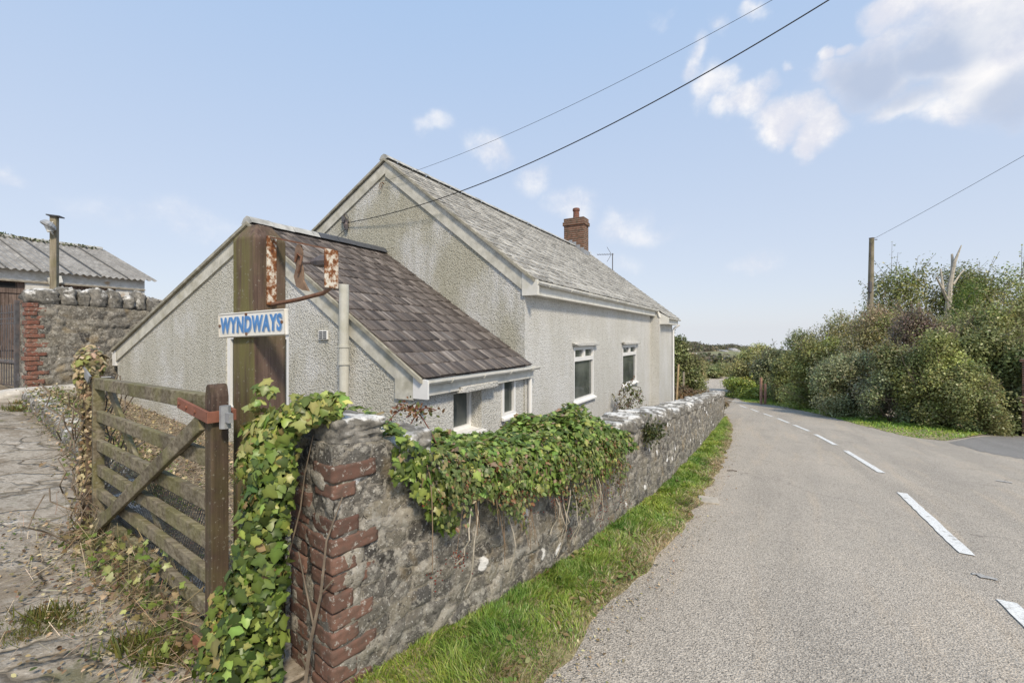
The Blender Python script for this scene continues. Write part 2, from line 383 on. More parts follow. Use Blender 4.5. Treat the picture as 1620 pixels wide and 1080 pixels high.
def f_rubble(dark, lich):
    def fn(g):
        st = g.attr('stone').outputs['Fac']; ed = g.attr('edge').outputs['Fac']; o = g.obj()
        c = g.ramp(st, [(0, (.06, .056, .052)), (.25, (.16, .148, .128)), (.45, (.29, .26, .20)), (.62, (.105, .10, .093)), (.8, (.22, .205, .175)), (1, (.38, .345, .285))])
        n = g.noise(o, 9, 6, .7); n2 = g.noise(o, 38, 5, .72)
        c = g.mix(g.rng(ed, .05, .15, .7, 0), c, (.36, .33, .28)); c = g.mix(g.m('MULTIPLY', g.rng(ed, .015, .06, .95, 0), g.rng(g.noise(o, 5, 4), .40, .52)), c, (.035, .032, .028))
        c = g.mix(g.rng(n2, .34, .46, .95, 0), c, (.036, .033, .03)); c = g.mix(g.rng(g.noise(o, 24, 5, .7), .53, .63, 0, .7), c, (.50, .47, .41))
        c = g.mix(g.rng(g.noise(o, 2.2, 5, .65), .44, .66, 0, dark), c, (.10, .093, .085))
        c = g.mix(g.rng(n, .55, .63, 0, .7), c, (.40, .38, .335))
        c = g.mix(g.rng(g.noise(o, 3.4, 4), .58, .7, 0, .5), c, (.30, .22, .11))
        li = g.m('SUBTRACT', g.vor(g.vm('ADD', o, g.vm('SCALE', g.noisec(o, 14, 3), scale=.10)), 3.4), g.m('MULTIPLY', g.noise(o, 3.1, 3), .42))
        c = g.mix(g.rng(li, -.13+lich, -.10+lich, 1, 0), c, (.74, .73, .71))
        c = g.mix(g.rng(g.noise(o, 70, 3), .62, .68, 0, .8), c, (.55, .54, .5))
        h = g.m('ADD', g.m('MULTIPLY', n2, .8), n)
        return {'Base Color': c, 'Roughness': .95, 'Normal': g.bump(h, .8, .02)}
    return fn
M_RUBBLE = material('rubble_near', f_rubble(.5, 0.055)); M_RUBBLE2 = material('rubble_rear', f_rubble(.6, -.06))
def f_cope(g):
    o = g.obj(); n = g.noise(o, 13, 6, .7); up = g.n('ShaderNodeSeparateXYZ', {0: g.n('ShaderNodeNewGeometry').outputs['Normal']}).outputs[2]
    c = g.ramp(n, [(.3, (.075, .072, .066)), (.5, (.19, .18, .16)), (.7, (.36, .34, .30))])
    li = g.rng(g.m('ADD', g.noise(o, 6, 5, .65), g.m('MULTIPLY', up, .10)), .57, .68, 0, .95)
    c = g.mix(li, c, (.70, .69, .66)); c = g.mix(g.rng(g.noise(o, 45, 3), .6, .7, 0, .6), c, (.06, .058, .05))
    return {'Base Color': c, 'Roughness': .95, 'Normal': g.bump(g.noise(o, 30, 5, .7), .7, .012)}
M_COPE = material('coping_stone', f_cope)
def f_asph(a, b, warm=.5):
    def fn(g):
        o = g.obj(); v = g.vor(o, 105, out='Color'); vd = g.vor(o, 105)
        sp = g.n('ShaderNodeSeparateColor', {0: v}).outputs[0]
        n = g.noise(o, .55, 6, .65); n2 = g.noise(o, 105, 2)
        c = g.mix(g.rng(n, .35, .65), a, b)
        al = g.map(g.map(o, (1, 1, 1), (0, 0, R(-60.8))), (.10, 1.1, 1))     # long streaks and wheel tracks along the lane
        c = g.mix(g.rng(g.noise(al, 1.25, 3, .5), .42, .6, 0, .5, True), c, tuple(x*.72 for x in a))
        c = g.mix(g.rng(g.noise(al, 2.9, 4, .6), .5, .68, 0, warm, True), c, (b[0]*1.12, b[1]*1.04, b[2]*.93))
        c = g.mix(g.rng(g.noise(o, 1.7, 6, .72), .56, .68, 0, .35, True), c, tuple(x*.62 for x in a))
        c = g.mix(g.rng(sp, 0, 1, .0, .85), g.mix(.5, c, (.07, .066, .06)), g.mix(.4, c, (.72, .66, .57)))
        c = g.mix(g.rng(n2, .36, .48, .8, 0), c, (.08, .076, .07))
        ck = g.vor(g.vm('ADD', o, g.vm('SCALE', g.noisec(o, 1.1, 5), scale=1.2)), .33, 'DISTANCE_TO_EDGE')
        c = g.mix(g.m('MULTIPLY', g.rng(ck, .002, .005, .35, 0), g.rng(g.noise(o, .35, 3), .52, .58)), c, (.05, .048, .045))
        return {'Base Color': c, 'Roughness': .88, 'Normal': g.bump(g.m('ADD', vd, n2), .65, .010)}
    return fn
M_ROAD = material('asphalt', f_asph((.60, .525, .43), (.72, .625, .505)))
M_ROADD = material('asphalt_dark', f_asph((.24, .235, .23), (.30, .29, .28), .1))
def f_paint(g):
    o = g.obj(); n = g.noise(o, 60, 4, .7)
    return {'Base Color': g.mix(g.m('MAXIMUM', g.rng(n, .40, .5, .6, 0), g.rng(g.noise(o, 9, 6, .75), .36, .44, .95, 0)), (.80, .80, .77), (.36, .34, .31)), 'Roughness': .7, 'Normal': g.bump(n, .3, .003)}
M_PAINT = material('road_paint', f_paint)
def f_paintw(g):
    o = g.obj(); n = g.noise(o, 60, 4, .7)
    return {'Base Color': g.mix(g.rng(n, .4, .6, 1, 0), (.5, .49, .46), (.30, .285, .265)), 'Roughness': .8}
M_PAINTW = material('road_paint_worn', f_paintw)
def f_soil(g):
    o = g.obj(); n = g.noise(o, 7, 6, .7); n2 = g.noise(o, 45, 4, .7)
    c = g.ramp(n, [(.3, (.11, .088, .062)), (.5, (.22, .175, .125)), (.7, (.36, .30, .21))])
    c = g.mix(g.rng(n2, .52, .66, 0, .8), c, (.34, .28, .19))
    far = g.rng(g.vm('LENGTH', o), 60, 110)
    hn = g.noise(o, .018, 7, .65); h2 = g.noise(g.map(o, (.4, 1.2, 1)), .03, 6, .65)
    hc = g.ramp(hn, [(.32, (.12, .13, .065)), (.45, (.17, .15, .095)), (.55, (.23, .24, .12)), (.68, (.25, .21, .14))])
    hc = g.mix(g.rng(h2, .5, .62, 0, .85), hc, (.15, .12, .10))
    c = g.mix(far, c, hc)
    return {'Base Color': c, 'Roughness': 1, 'Normal': g.bump(n2, .7, .03)}
M_SOIL = material('ground_soil', f_soil)
def f_vsoil(g):
    o = g.obj(); n = g.noise(o, 12, 6, .7)
    c = g.ramp(n, [(.3, (.15, .14, .06)), (.5, (.28, .25, .13)), (.7, (.42, .34, .21))])
    return {'Base Color': c, 'Roughness': 1, 'Normal': g.bump(n, .8, .03)}
M_VERGE = material('verge_soil', f_vsoil)
def f_pave(g):
    o = g.obj(); wv = g.vm('ADD', o, g.vm('SCALE', g.vm('SUBTRACT', g.noisec(o, 1.7, 4), (.5, .5, .5)), scale=.8)); wv = g.map(wv, (1, 1, .02))
    e0 = g.vor(wv, 2.1, 'DISTANCE_TO_EDGE'); e = g.m('ADD', e0, g.rng(g.noise(o, 2.3, 4), .5, .6, 0, .04)); cc = g.n('ShaderNodeSeparateColor', {0: g.vor(wv, 2.1, out='Color')}).outputs[0]
    n = g.noise(o, 6, 6, .7); n2 = g.noise(o, 42, 5, .7)
    c = g.ramp(cc, [(0, (.36, .315, .26)), (.35, (.46, .41, .34)), (.7, (.40, .36, .305)), (1, (.55, .50, .43))])
    c = g.mix(g.rng(n, .35, .65, .55, 0), c, (.22, .19, .15)); c = g.mix(g.rng(n2, .56, .68, 0, .7), c, (.62, .58, .51))
    c = g.mix(g.rng(n2, .32, .44, .7, 0), c, (.07, .06, .045))
    c = g.mix(g.rng(e, .008, .036, .75, 0), c, (.12, .10, .072))
    c = g.mix(g.rng(g.noise(o, 1.3, 6, .7), .50, .62, 0, .7, True), c, (.21, .165, .115)); c = g.mix(g.rng(g.noise(o, 11, 6, .75), .5, .62, 0, .7), c, (.17, .14, .10))
    c = g.mix(g.rng(g.noise(g.vm('ADD', o, (7, 3, 0)), 1.1, 6, .7), .58, .66, 0, .6, True), c, (.10, .105, .035))
    c = g.mix(g.rng(g.noise(g.vm('ADD', o, (1, 9, 0)), 2.6, 5, .7), .62, .66, 0, .7), c, (.58, .55, .5))
    h = g.m('ADD', g.rng(e, 0, .07), g.m('MULTIPLY', n2, .35))
    return {'Base Color': c, 'Roughness': .92, 'Normal': g.bump(h, .8, .03)}
M_PAVE = material('crazy_paving', f_pave)
M_POST = wood('old_post', (.085, .056, .044), (.17, .115, .088), .2, mossdir=(-.454, -.891, 0))
M_GATEW = wood('gate_wood', (.12, .098, .064), (.29, .25, .18), .4, 0)
M_HEEL = wood('heel_wood', (.06, .041, .032), (.125, .085, .065), .2)
M_DOORW = wood('door_wood', (.12, .085, .07), (.24, .18, .15), 0)
M_TELE = wood('pole_wood', (.20, .17, .12), (.33, .29, .22), .2)
def f_rust(g):
    o = g.obj(); n = g.noise(o, 26, 5, .7)
    c = g.ramp(n, [(.36, (.11, .04, .02)), (.47, (.25, .10, .035)), (.56, (.66, .60, .50)), (.7, (.74, .71, .64))])
    return {'Base Color': c, 'Roughness': .8, 'Normal': g.bump(n, .5, .004)}
M_RUST = material('rust_flaking', f_rust)
M_RUSTD = simple('rust_bar', (.16, .075, .045), .85, .4, 40, bump=.5, dirt=(.28, .19, .14))
M_REDOX = simple('red_oxide', (.24, .10, .065), .65, .2, 25, bump=.3, dirt=(.17, .085, .06))
M_GALV = simple('galvanised', (.36, .37, .38), .5, .2, 20, metal=.4)
M_IRON = simple('iron_grey', (.10, .10, .11), .6, .3, 20, dirt=(.2, .13, .1))
M_BLACK = simple('cable_black', (.03, .03, .032), .6)

# ------------------------------------------------------------------ ground sheet
def polar_ground():
    rr = np.concatenate([[0.02], np.arange(.5, 12, .5), np.arange(12, 60, 1.5), np.geomspace(60, 1000, 60)])
    aa = np.linspace(0, 2*math.pi, 361)
    Rr, A = np.meshgrid(rr, aa, indexing='ij'); X, Y = Rr*np.sin(A), Rr*np.cos(A)
    Z = zg(X, Y)-.05
    far = np.clip((Rr-120)/100, 0, 1)
    Z = Z+far*1.4*fbm(np.stack([X.ravel()*.02, Y.ravel()*.02, 0*X.ravel()], 1), 4, 4).reshape(X.shape)*np.clip((480-Rr)/200, 0, 1)
    V = np.stack([X, Y, Z], -1).reshape(-1, 3); F = grid_faces(len(rr), len(aa))[:, ::-1]
    o = link_mesh('ground', np_mesh('ground', V, F, smooth=True), M_SOIL); tag(o, kind='structure')
polar_ground()
def sheet(name, mat, s0, s1, l0, l1, ds, dl, off, holes=None, kind='structure', amp=0):
    s = np.arange(s0, s1+ds/2, ds); l = np.arange(l0, l1+dl/2, dl); S, Lq = np.meshgrid(s, l, indexing='ij')
    X, Y = S*.488-Lq*.873, S*.873+Lq*.488; Z = zg(X, Y)+off
    if amp: Z = Z+amp*fbm(np.stack([X.ravel()*3, Y.ravel()*3, 0*X.ravel()], 1), 3).reshape(X.shape)
    F = grid_faces(len(s), len(l))[:, ::-1]
    if holes is not None:
        c = np.stack([X, Y], -1).reshape(-1, 2)[F].mean(1); F = F[~holes(c[:, 0], c[:, 1])]
    o = link_mesh(name, np_mesh(name, np.stack([X, Y, Z], -1).reshape(-1, 3), F, smooth=True), mat); return tag(o, kind=kind)

# wall path (road face)
WP = np.array([(-.834, 2.13), (-.53, 2.5), (.12, 3.3), (.9, 4.42), (2.05, 6.25), (4.1, 9.95), (6.2, 13.9), (8.4, 18.0)])
def resample(P, n=400):
    P = np.asarray(P, float); d = np.r_[0, np.cumsum(np.linalg.norm(np.diff(P, axis=0), axis=1))]
    t = np.linspace(0, d[-1], n); Q = np.stack([np.interp(t, d, P[:, i]) for i in range(P.shape[1])], 1)
    k = max(3, n//22) | 1; pad = np.concatenate([2*Q[:1]-Q[k:0:-1], Q, 2*Q[-1:]-Q[-2:-k-2:-1]])
    ker = np.hanning(2*k+1); ker /= ker.sum()
    Qs = np.stack([np.convolve(pad[:, i], ker, 'same') for i in range(P.shape[1])], 1)[k:k+n]
    return Qs
WQ = resample(WP); WD = np.r_[0, np.cumsum(np.linalg.norm(np.diff(WQ, axis=0), axis=1))]; WLEN = WD[-1]
def wpt(a):
    a = np.asarray(a, float); p = np.stack([np.interp(a, WD, WQ[:, 0]), np.interp(a, WD, WQ[:, 1])], -1)
    b = np.clip(a+.05, 0, WLEN); c = np.clip(a-.05, 0, WLEN)
    t = np.stack([np.interp(b, WD, WQ[:, 0])-np.interp(c, WD, WQ[:, 0]), np.interp(b, WD, WQ[:, 1])-np.interp(c, WD, WQ[:, 1])], -1)
    t = t/np.linalg.norm(t, axis=-1, keepdims=True); nrm = np.stack([t[..., 1], -t[..., 0]], -1)   # towards the road
    return p, t, nrm
LEDGE = [gp(*q) for q in [(840,1160),(876,1078),(921,994),(1002,925),(1067,852),(1100,803),(1129,762),(1145,728),(1158,695),(1158,674),(1152,662)]]
REDGE = [gp(*q) for q in [(1162,612),(1163,623),(1174,635),(1240,643),(1305,657),(1380,677),(1444,693),(1495,697)]]
road = sheet('road', M_ROAD, -6, 60, -30, 1.9, .5, .5, 0.0, holes=lambda x, y: (.488*x+.873*y > 50) & (-.873*x+.488*y < -12))
far_road = sheet('far_road', M_ROAD, 40, 58, 2, 14, .5, .5, .004)
rd = thing('road_marking', 'broken white centre line painted along the road', 'road marking'); rd['kind'] = 'structure'
def dash(a, b, wd=.1, mat=M_PAINT, nm='dash', jag=0):
    A, B = gp(*a), gp(*b); d = (B-A).xy.normalized(); n = Vector((d.y, -d.x)); L = (B-A).xy.length; k = max(6, int(L/.12))
    V = []; rs = random.Random(int(a[0]))
    for i in range(k+1):
        p = A.xy+d*L*i/k
        for sgn in (-1, 1):
            q = p+n*sgn*(wd/2+rs.uniform(-.006, .006)-jag*rs.random()); V.append((q.x, q.y, ZG(q.x, q.y)+.009))
    mb = MB(); mb.add(V, [(2*i, 2*i+1, 2*i+3, 2*i+2) for i in range(k)]); return mb.build(nm, mat, rd)
for a, b in [((1592,952),(1700,1055)), ((1427,780),(1530,878)), ((1338,713),(1395,748)), ((1290,687),(1322,704)), ((1256,672),(1280,682)), ((1230,661.5),(1248,669)), ((1208,654),(1222,659)), ((1188,647),(1200,651.5)), ((1170,641),(1181,645))]:
    dash(a, b, .115)
dash((1152,633),(1182,637), .2)
dash((1538,908),(1578,918), .12, M_PAINTW, 'worn_mark', .05); dash((1576,760),(1602,764), .12, M_PAINTW, 'worn_mark', .04)
# side road patch
SRP = np.array([tuple(gp(*q))[:2] for q in [(1500,700),(1540,692),(1620,686),(1800,679),(1900,720),(1700,740),(1560,716)]])
def outside(x, y):
    n = len(SRP); ins = np.zeros(np.shape(x), bool)
    for i in range(n):
        (x0, y0), (x1, y1) = SRP[i], SRP[(i+1) % n]; c = (y0 > y) != (y1 > y); ins ^= c & (x < (x1-x0)*(y-y0)/(y1-y0+1e-9)+x0)
    return ~ins
sheet('side_road', M_ROADD, 8, 32, -24, -2, .12, .12, .004, holes=outside)
# drain slab on the verge edge
t = thing('stone_slab', 'small pale concrete slab set at the grass verge edge', 'slab', gp(1121,793))
mb = MB(); c = gp(1121,793); e = (gp(1135,796)-gp(1104,792))
ax = Vector((e.x, e.y, 0))/2; ay = Vector((-e.y, e.x, 0)).normalized()*.12; mb.box(c+Vector((0, 0, .012)), ax, ay, (0, 0, .02)); mb.build('slab', simple('slab', (.42, .38, .32), .9, .2, 14), t, bevel=.006)

# driveway: crazy paving
DR_EDGE = [gp(*q) for q in [(520,1190),(330,1010),(255,930),(150,855),(128,790),(92,715),(52,668),(22,640)]]
PA = np.array([(p.x, p.y) for p in DR_EDGE])
def drive_side(x, y):   # >0 on the house side of the drive edge
    d = np.full(np.shape(x), 1e9); sg = np.zeros(np.shape(x))
    for a, b in zip(PA[:-1], PA[1:]):
        ab = b-a; t = np.clip(((x-a[0])*ab[0]+(y-a[1])*ab[1])/(ab@ab), 0, 1); dx, dy = x-a[0]-t*ab[0], y-a[1]-t*ab[1]; q = np.hypot(dx, dy)
        cr = -(ab[0]*dy-ab[1]*dx); k = q < d; d = np.where(k, q, d); sg = np.where(k, np.sign(cr), sg)
    return d*sg
drive = sheet('driveway', M_PAVE, -5, 3.6, 1.9, 24, .1, .1, .008, holes=lambda x, y: (drive_side(x, y) > .25), amp=.012)
# ------------------------------------------------------------------ verges
def strip(name, A, B, n, m, z0, z1, mat, amp=.02):
    A, B = resample(np.array(A)[:, :2], n), resample(np.array(B)[:, :2], n)
    t = np.linspace(0, 1, m)[None, :, None]; P = A[:, None]*(1-t)+B[:, None]*t; P[:, :1] += 0
    Z = zg(P[..., 0], P[..., 1])+z0+(z1-z0)*np.sin(np.clip(t[..., 0]*1.5, 0, 1)*math.pi/2)
    nz = fbm(np.stack([P[..., 0].ravel()*4, P[..., 1].ravel()*4, 0*Z.ravel()], 1), 8).reshape(Z.shape); Z = Z+amp*nz
    P2 = P.copy(); ed = (1-t[..., 0])**3; P2[..., 0] += ed*.12*fbm(np.stack([P[..., 0].ravel()*3, P[..., 1].ravel()*3, 0*Z.ravel()+9], 1), 2).reshape(Z.shape)
    V = np.concatenate([P2, Z[..., None]], -1)
    o = link_mesh(name, np_mesh(name, V.reshape(-1, 3), grid_faces(n, m), smooth=True), mat); tag(o, kind='structure')
    return V
le = np.array(LEDGE); wa = np.linspace(0, WLEN, 40); wp = wpt(wa)[0]
wp = np.concatenate([[wp[0]+np.array((-.3, -1.0))], wp])
VL = strip('verge', le, wp, 160, 14, .006, .035, M_VERGE)
re_ = np.array(REDGE)[:, :2]; 
rb = re_+np.array((3.6, 2.4))*1.0; rb[0] += (2, 3); rb[-1] = np.array(gp(1640, 676))[:2]; rb[-2] = re_[-2]+np.array((3.0, 2.0))
VR = strip('verge', re_, rb, 120, 14, .006, .05, M_VERGE, .02)

def blades(name, V, count, hgt, cols, wts, rng, wd=.007, dens=None, lean=.6, dry_edge=0):
    n, m, _ = V.shape
    i = rng.random(count)*(n-1.001); j = rng.random(count)*(m-1.001)
    seg = np.linalg.norm(np.diff(V[:, m//2, :2], axis=0), axis=1); dist = np.linalg.norm(V[:, m//2, :2], axis=1)[:-1]
    wgt = seg/np.maximum(dist, 1.8)**.9; cum = np.cumsum(wgt)/wgt.sum(); ii = np.searchsorted(cum, rng.random(count)); i = np.clip(ii, 0, n-2)+rng.random(count)*.999
    i0, j0 = i.astype(int), j.astype(int); a, b = (i-i0)[:, None], (j-j0)[:, None]
    P = (V[i0, j0]*(1-a)+V[i0+1, j0]*a)*(1-b)+(V[i0, j0+1]*(1-a)+V[i0+1, j0+1]*a)*b
    tt = j/(m-1)
    cl = fbm(np.c_[P[:, :2]*2.2, 0*tt], 31); keep = (cl+.55+rng.random(count)*.5-.3*(tt < .12)) > .25
    P, tt, cl = P[keep], tt[keep], cl[keep]; N = len(P)
    cl2 = fbm(np.c_[P[:, :2]*6, 0*tt], 37); h = hgt*(.35+.9*rng.random(N)**1.3)*(.45+.75*np.clip(tt*2, 0, 1))*np.clip(1+.9*cl+.9*cl2, .25, 1.7)*np.interp(tt, [.75, 1], [1, .5]); d = np.linalg.norm(P[:, :2], axis=1)
    w_ = wd*np.clip(d/3, .75, 3.2)
    az = fbm(np.c_[P[:, :2]*3.5, 0*tt+7], 41)*7+rng.normal(size=N)*.9; ln = lean*(.4+1.3*rng.random(N)); dx, dy = np.cos(az), np.sin(az)
    rz = rng.random(N)*6.283; px_, py_ = np.cos(rz), np.sin(rz)
    B = []
    for k, (t_, wf) in enumerate([(0, 1), (.5, .8), (1, .05)]):
        off = ln*h*t_**1.8; z = h*t_*(1-.25*ln*t_)
        c = np.stack([P[:, 0]+dx*off, P[:, 1]+dy*off, P[:, 2]+z], 1); q = np.stack([px_*w_*wf/2, py_*w_*wf/2, 0*h], 1)
        B += [c-q, c+q]
    V_ = np.stack(B, 1).reshape(-1, 3); F = np.array([(0, 1, 3, 2), (2, 3, 5, 4)])[None]+(np.arange(N)*6)[:, None, None]
    c = pal(rng, N, cols, wts)*np.clip(1+.5*fbm(np.c_[P[:, :2]*2.7, 0*tt+2], 43)[:, None]*np.array((1.3, .7, .6)), .5, 1.6)
    if dry_edge:
        k = (rng.random(N) < dry_edge*np.clip(1.0-tt*1.9+.9*fbm(np.c_[P[:, :2]*1.1, 0*tt+3], 5), 0, 1)); c[k] = pal(rng, k.sum(), [(.48, .40, .24), (.38, .30, .17), (.58, .50, .32)])
    o = link_mesh(name, np_mesh(name, V_, F.reshape(-1, 4), {'col': np.repeat(c, 6, 0)}), M_LEAF); return tag(o, kind='stuff')
rng = np.random.default_rng(5)
GC = [(.24, .36, .06), (.32, .44, .09), (.17, .27, .05), (.42, .46, .15)]
tag(blades('grass', VL, 95000, .058, GC, [4, 4, 3, 2], rng, dry_edge=1.0, wd=.0058), 'rough green grass with dry brown tufts below the garden wall', 'grass')
tag(blades('grass', VR, 36000, .11, [(.28, .42, .07), (.36, .48, .09), (.20, .31, .06)], [3, 3, 2], rng, wd=.012), 'mown bright green grass strip below the hedge across the road', 'grass')

# ------------------------------------------------------------------ rubble walls
def rubble(ptf, a0, a1, ds, zb, zt, thick, cw, ch, amp, seed, nhf=None, caps=True):
    """ptf(a)-> point, tangent, normal. Returns verts, faces, attrs: face, top, back and both ends."""
    a = [a0]
    while a[-1] < a1: a.append(a[-1]+ds(a[-1]))
    a = np.array(a); a[-1] = a1; P, T, Nn = ptf(a); zb_ = zb(P[:, 0], P[:, 1])-.12; zt_ = zt(a)
    nh = nhf or max(8, int((zt_-zb_).max()/max(ds(a0), .018)))
    V, A_s, A_e, F, off = [], [], [], [], 0
    def face(U, H, base, nrm, uu):
        nonlocal off
        cid, ed = cells(uu/cw+.35*vnoise(np.c_[uu.ravel()*3, H.ravel()*3, 0*H.ravel()], seed).reshape(H.shape), H/ch+.3*vnoise(np.c_[uu.ravel()*4, H.ravel()*4, 0*H.ravel()+5], seed).reshape(H.shape), seed)
        f3 = np.c_[uu.ravel()*7, H.ravel()*7, 0*H.ravel()+seed]
        ii = np.arange(H.shape[0])[:, None]; jj = np.arange(H.shape[1])[None]; tp = np.clip(np.minimum(ii, H.shape[0]-1-ii)/2.5, 0, 1)*np.clip(np.minimum(jj, H.shape[1]-1-jj)/2.5, 0, 1)
        d = tp*amp*(np.clip(ed*4, 0, 1)**.6*(.5+.8*cid)-.5)+amp*.9*fbm(f3*1.5, seed, 5).reshape(H.shape)
        Pn = base+nrm*d[..., None]
        V.append(Pn.reshape(-1, 3)); A_s.append(cid.ravel()); A_e.append(ed.ravel()); F.append(grid_faces(*H.shape, off)); off += H.size
    t = np.linspace(0, 1, nh)
    H = zb_[:, None]*(1-t)+zt_[:, None]*t; U = np.repeat(a[:, None], nh, 1)
    n3 = np.concatenate([Nn, 0*Nn[:, :1]], 1)[:, None, :]
    for side in (0, 1):
        b2 = P-Nn*thick*side
        base = np.concatenate([np.repeat(b2[:, None], nh, 1), H[..., None]], -1)
        face(U, H, base, n3*(1-2*side)+0*base, U+50*side)
    t2 = np.linspace(0, 1, 8); b2 = P[:, None]-Nn[:, None]*thick*t2[None, :, None]
    Ht = np.repeat(zt_[:, None], 8, 1); base = np.concatenate([b2, Ht[..., None]], -1)
    face(U[:, :8]*1.0, np.repeat((t2*thick)[None], len(a), 0), base, np.array((0, 0, 1.))+0*base, U[:, :8])
    if caps:
        for e in (0, -1):
            t3 = np.linspace(0, 1, max(6, int(thick/max(ds(a[e]), .015))))
            H3 = np.repeat((zb_[e]*(1-t)+zt_[e]*t)[None], len(t3), 0); b3 = P[e]-Nn[e]*thick*t3[:, None]
            base = np.concatenate([np.repeat(b3[:, None], nh, 1), H3[..., None]], -1)
            face(H3, H3, base, np.r_[T[e]*(-1 if e == 0 else 1), 0]+0*base, np.repeat((t3*thick)[:, None], nh, 1)+20*(e+2))
    return np.concatenate(V), np.concatenate(F), {'stone': np.concatenate(A_s), 'edge': np.concatenate(A_e)}
def wall_top(a):
    p = wpt(a)[0]; return zg(p[:, 0], p[:, 1])+np.interp(a, [0, .3, .5, 1.2, 3.0, 3.25, 3.9, 6, WLEN], [1.18, 1.18, 1.0, .88, .84, .84, .93, .90, .90])
gw = thing('garden_wall', 'long lichened rubble stone wall between the grass verge and cottage', 'stone wall', (float(WQ[0, 0]), float(WQ[0, 1]), 0))
V, F, A = rubble(wpt, 0, WLEN, lambda a: .016+.0035*a, zg, wall_top, .42, .15, .095, .021, 11)
link_mesh('masonry', np_mesh('masonry', V, F, A, smooth=True), M_RUBBLE, gw)
# pillar bricks: alternating quoins on both corners of the gate end
p0, t0, n0 = (x[0] for x in wpt(np.array([0.])))
T3, N3 = Vector((*t0, 0)), Vector((*n0, 0)); C0 = Vector((*p0, 0)); zb0 = ZG(*p0)
def bricks(name, corner, T, N, z0, z1, par, mat, sd, ln=(.20, .10), d=.012, hh=.088):
    Vs, Fs, Rn, off = [], [], [], 0; rs = random.Random(sd); z = z0; k = 0
    while z < z1:
        h = hh*rs.uniform(.85, 1.05)
        if rs.random() < .96:
            la, lb = (ln if k % 2 else (ln[::-1] if len(ln) == 2 else (ln[2], ln[3]))) if len(ln) == 2 else (ln[:2] if k % 2 else ln[2:]); la *= rs.uniform(.85, 1.15); lb *= rs.uniform(.85, 1.15)
            dd = d*rs.uniform(.3, 1.1)
            c = corner+T*(la/2-dd)-N*(lb/2-dd)+Vector((0, 0, z+h/2))
            v, f = rock(c, T*la/2, N*lb/2, (0, 0, h/2-.0045), sd+k, .04, 8, 22, 3.2)
            Vs.append(v); Fs.append(f+off); off += len(v); Rn.append(np.full(len(v), rs.random()))
        z += h; k += 1
    return link_mesh(name, np_mesh(name, np.concatenate(Vs), np.concatenate(Fs), {'rnd': np.concatenate(Rn)}, smooth=True), mat, par)
bricks('brick_quoin', C0, T3, N3, zb0-.1, zb0+1.02, gw, M_BRICK, 3, (.23, .225, .125, .20), .016)
bricks('brick_quoin', C0-N3*.42, T3, -N3, zb0-.1, zb0+1.0, gw, M_BRICK, 9, (.2, .20, .12, .17), .016)
# coping stones
a = 0.02; k = 0; rs = random.Random(4)
while a < WLEN-.05 and k < 100:
    wdt = rs.uniform(.24, .34) if a < .5 else (rs.uniform(.12, .26) if a < 6.5 else rs.uniform(.14, .28))
    p, t_, n_ = (x[0] for x in wpt(np.array([min(a+wdt/2, WLEN)]))); zt = float(wall_top(np.array([a+wdt/2]))[0])
    h = rs.uniform(.07, .105) if a > 3.2 else (rs.uniform(.065, .08) if a < .4 else rs.uniform(.04, .07)) if True else (rs.uniform(.13, .19) if a < .4 else rs.uniform(.10, .2)); c = p-n_*.21
    tv = Vector((*t_, 0)); nv = Vector((*n_, 0)); tl = Vector((tv.x, tv.y, rs.uniform(-.25, .25))).normalized()
    v, f = rock((c[0]+nv.x*rs.uniform(-.02, .03), c[1]+nv.y*rs.uniform(-.02, .03), zt+h*.8), tl*wdt*.52, nv*rs.uniform(.2, .24), Vector((0, 0, h)), 100+k, .13 if a < 1.2 else .16, 14 if a < 1.2 else 6, 11 if a < 1.2 else 6, 2.1 if a < 1.2 else 1.3)
    link_mesh('coping_stone', np_mesh('coping_stone', v, f, smooth=True), M_COPE, gw); a += wdt; k += 1

# rear stone wall by the iron gate
F3 = Vector((.488, .873, 0)); L3 = Vector((-.873, .488, 0))
RW0 = np.array((-8.45, 7.95))
def rwpt(a):
    a = np.asarray(a, float); p = RW0+a[:, None]*FD; return p, np.repeat(FD[None], len(a), 0), np.repeat(-LD[None], len(a), 0)
zr0 = ZG(*RW0)
rw = thing('stone_wall', 'tall rear rubble wall with upright coping stones behind the iron gate', 'stone wall', (RW0[0], RW0[1], zr0))
V, F, A = rubble(rwpt, 0, 4.5, lambda a: .03, lambda x, y: 0*x+zr0-.3, lambda a: 2.28-.03*a, .4, .30, .17, .035, 41)
link_mesh('masonry', np_mesh('masonry', V, F, A, smooth=True), M_RUBBLE2, rw)
bricks('brick_quoin', Vector((*RW0, 0)), F3, -L3, zr0-.05, 2.25, rw, M_BRICKR, 31, (.25, .15), .03, .085)
a = 0.0; rs = random.Random(12); k = 0
while a < 4.3:
    wdt = .42 if a == 0 else rs.uniform(.16, .3); h = .15 if a == 0 else rs.uniform(.13, .24)
    p = RW0+FD*(a+wdt/2)+LD*.2
    v, f = rock((p[0], p[1], 2.26-.03*a+h*.85), Vector((FD[0], FD[1], rs.uniform(-.3, .3)*(a > 0)))*wdt*.52, L3*.21, Vector((0, 0, h)), 300+k, .30, 6, 4, 1.5)
    link_mesh('coping_stone', np_mesh('coping_stone', v, f, smooth=True), M_COPE, rw); a += wdt; k += 1

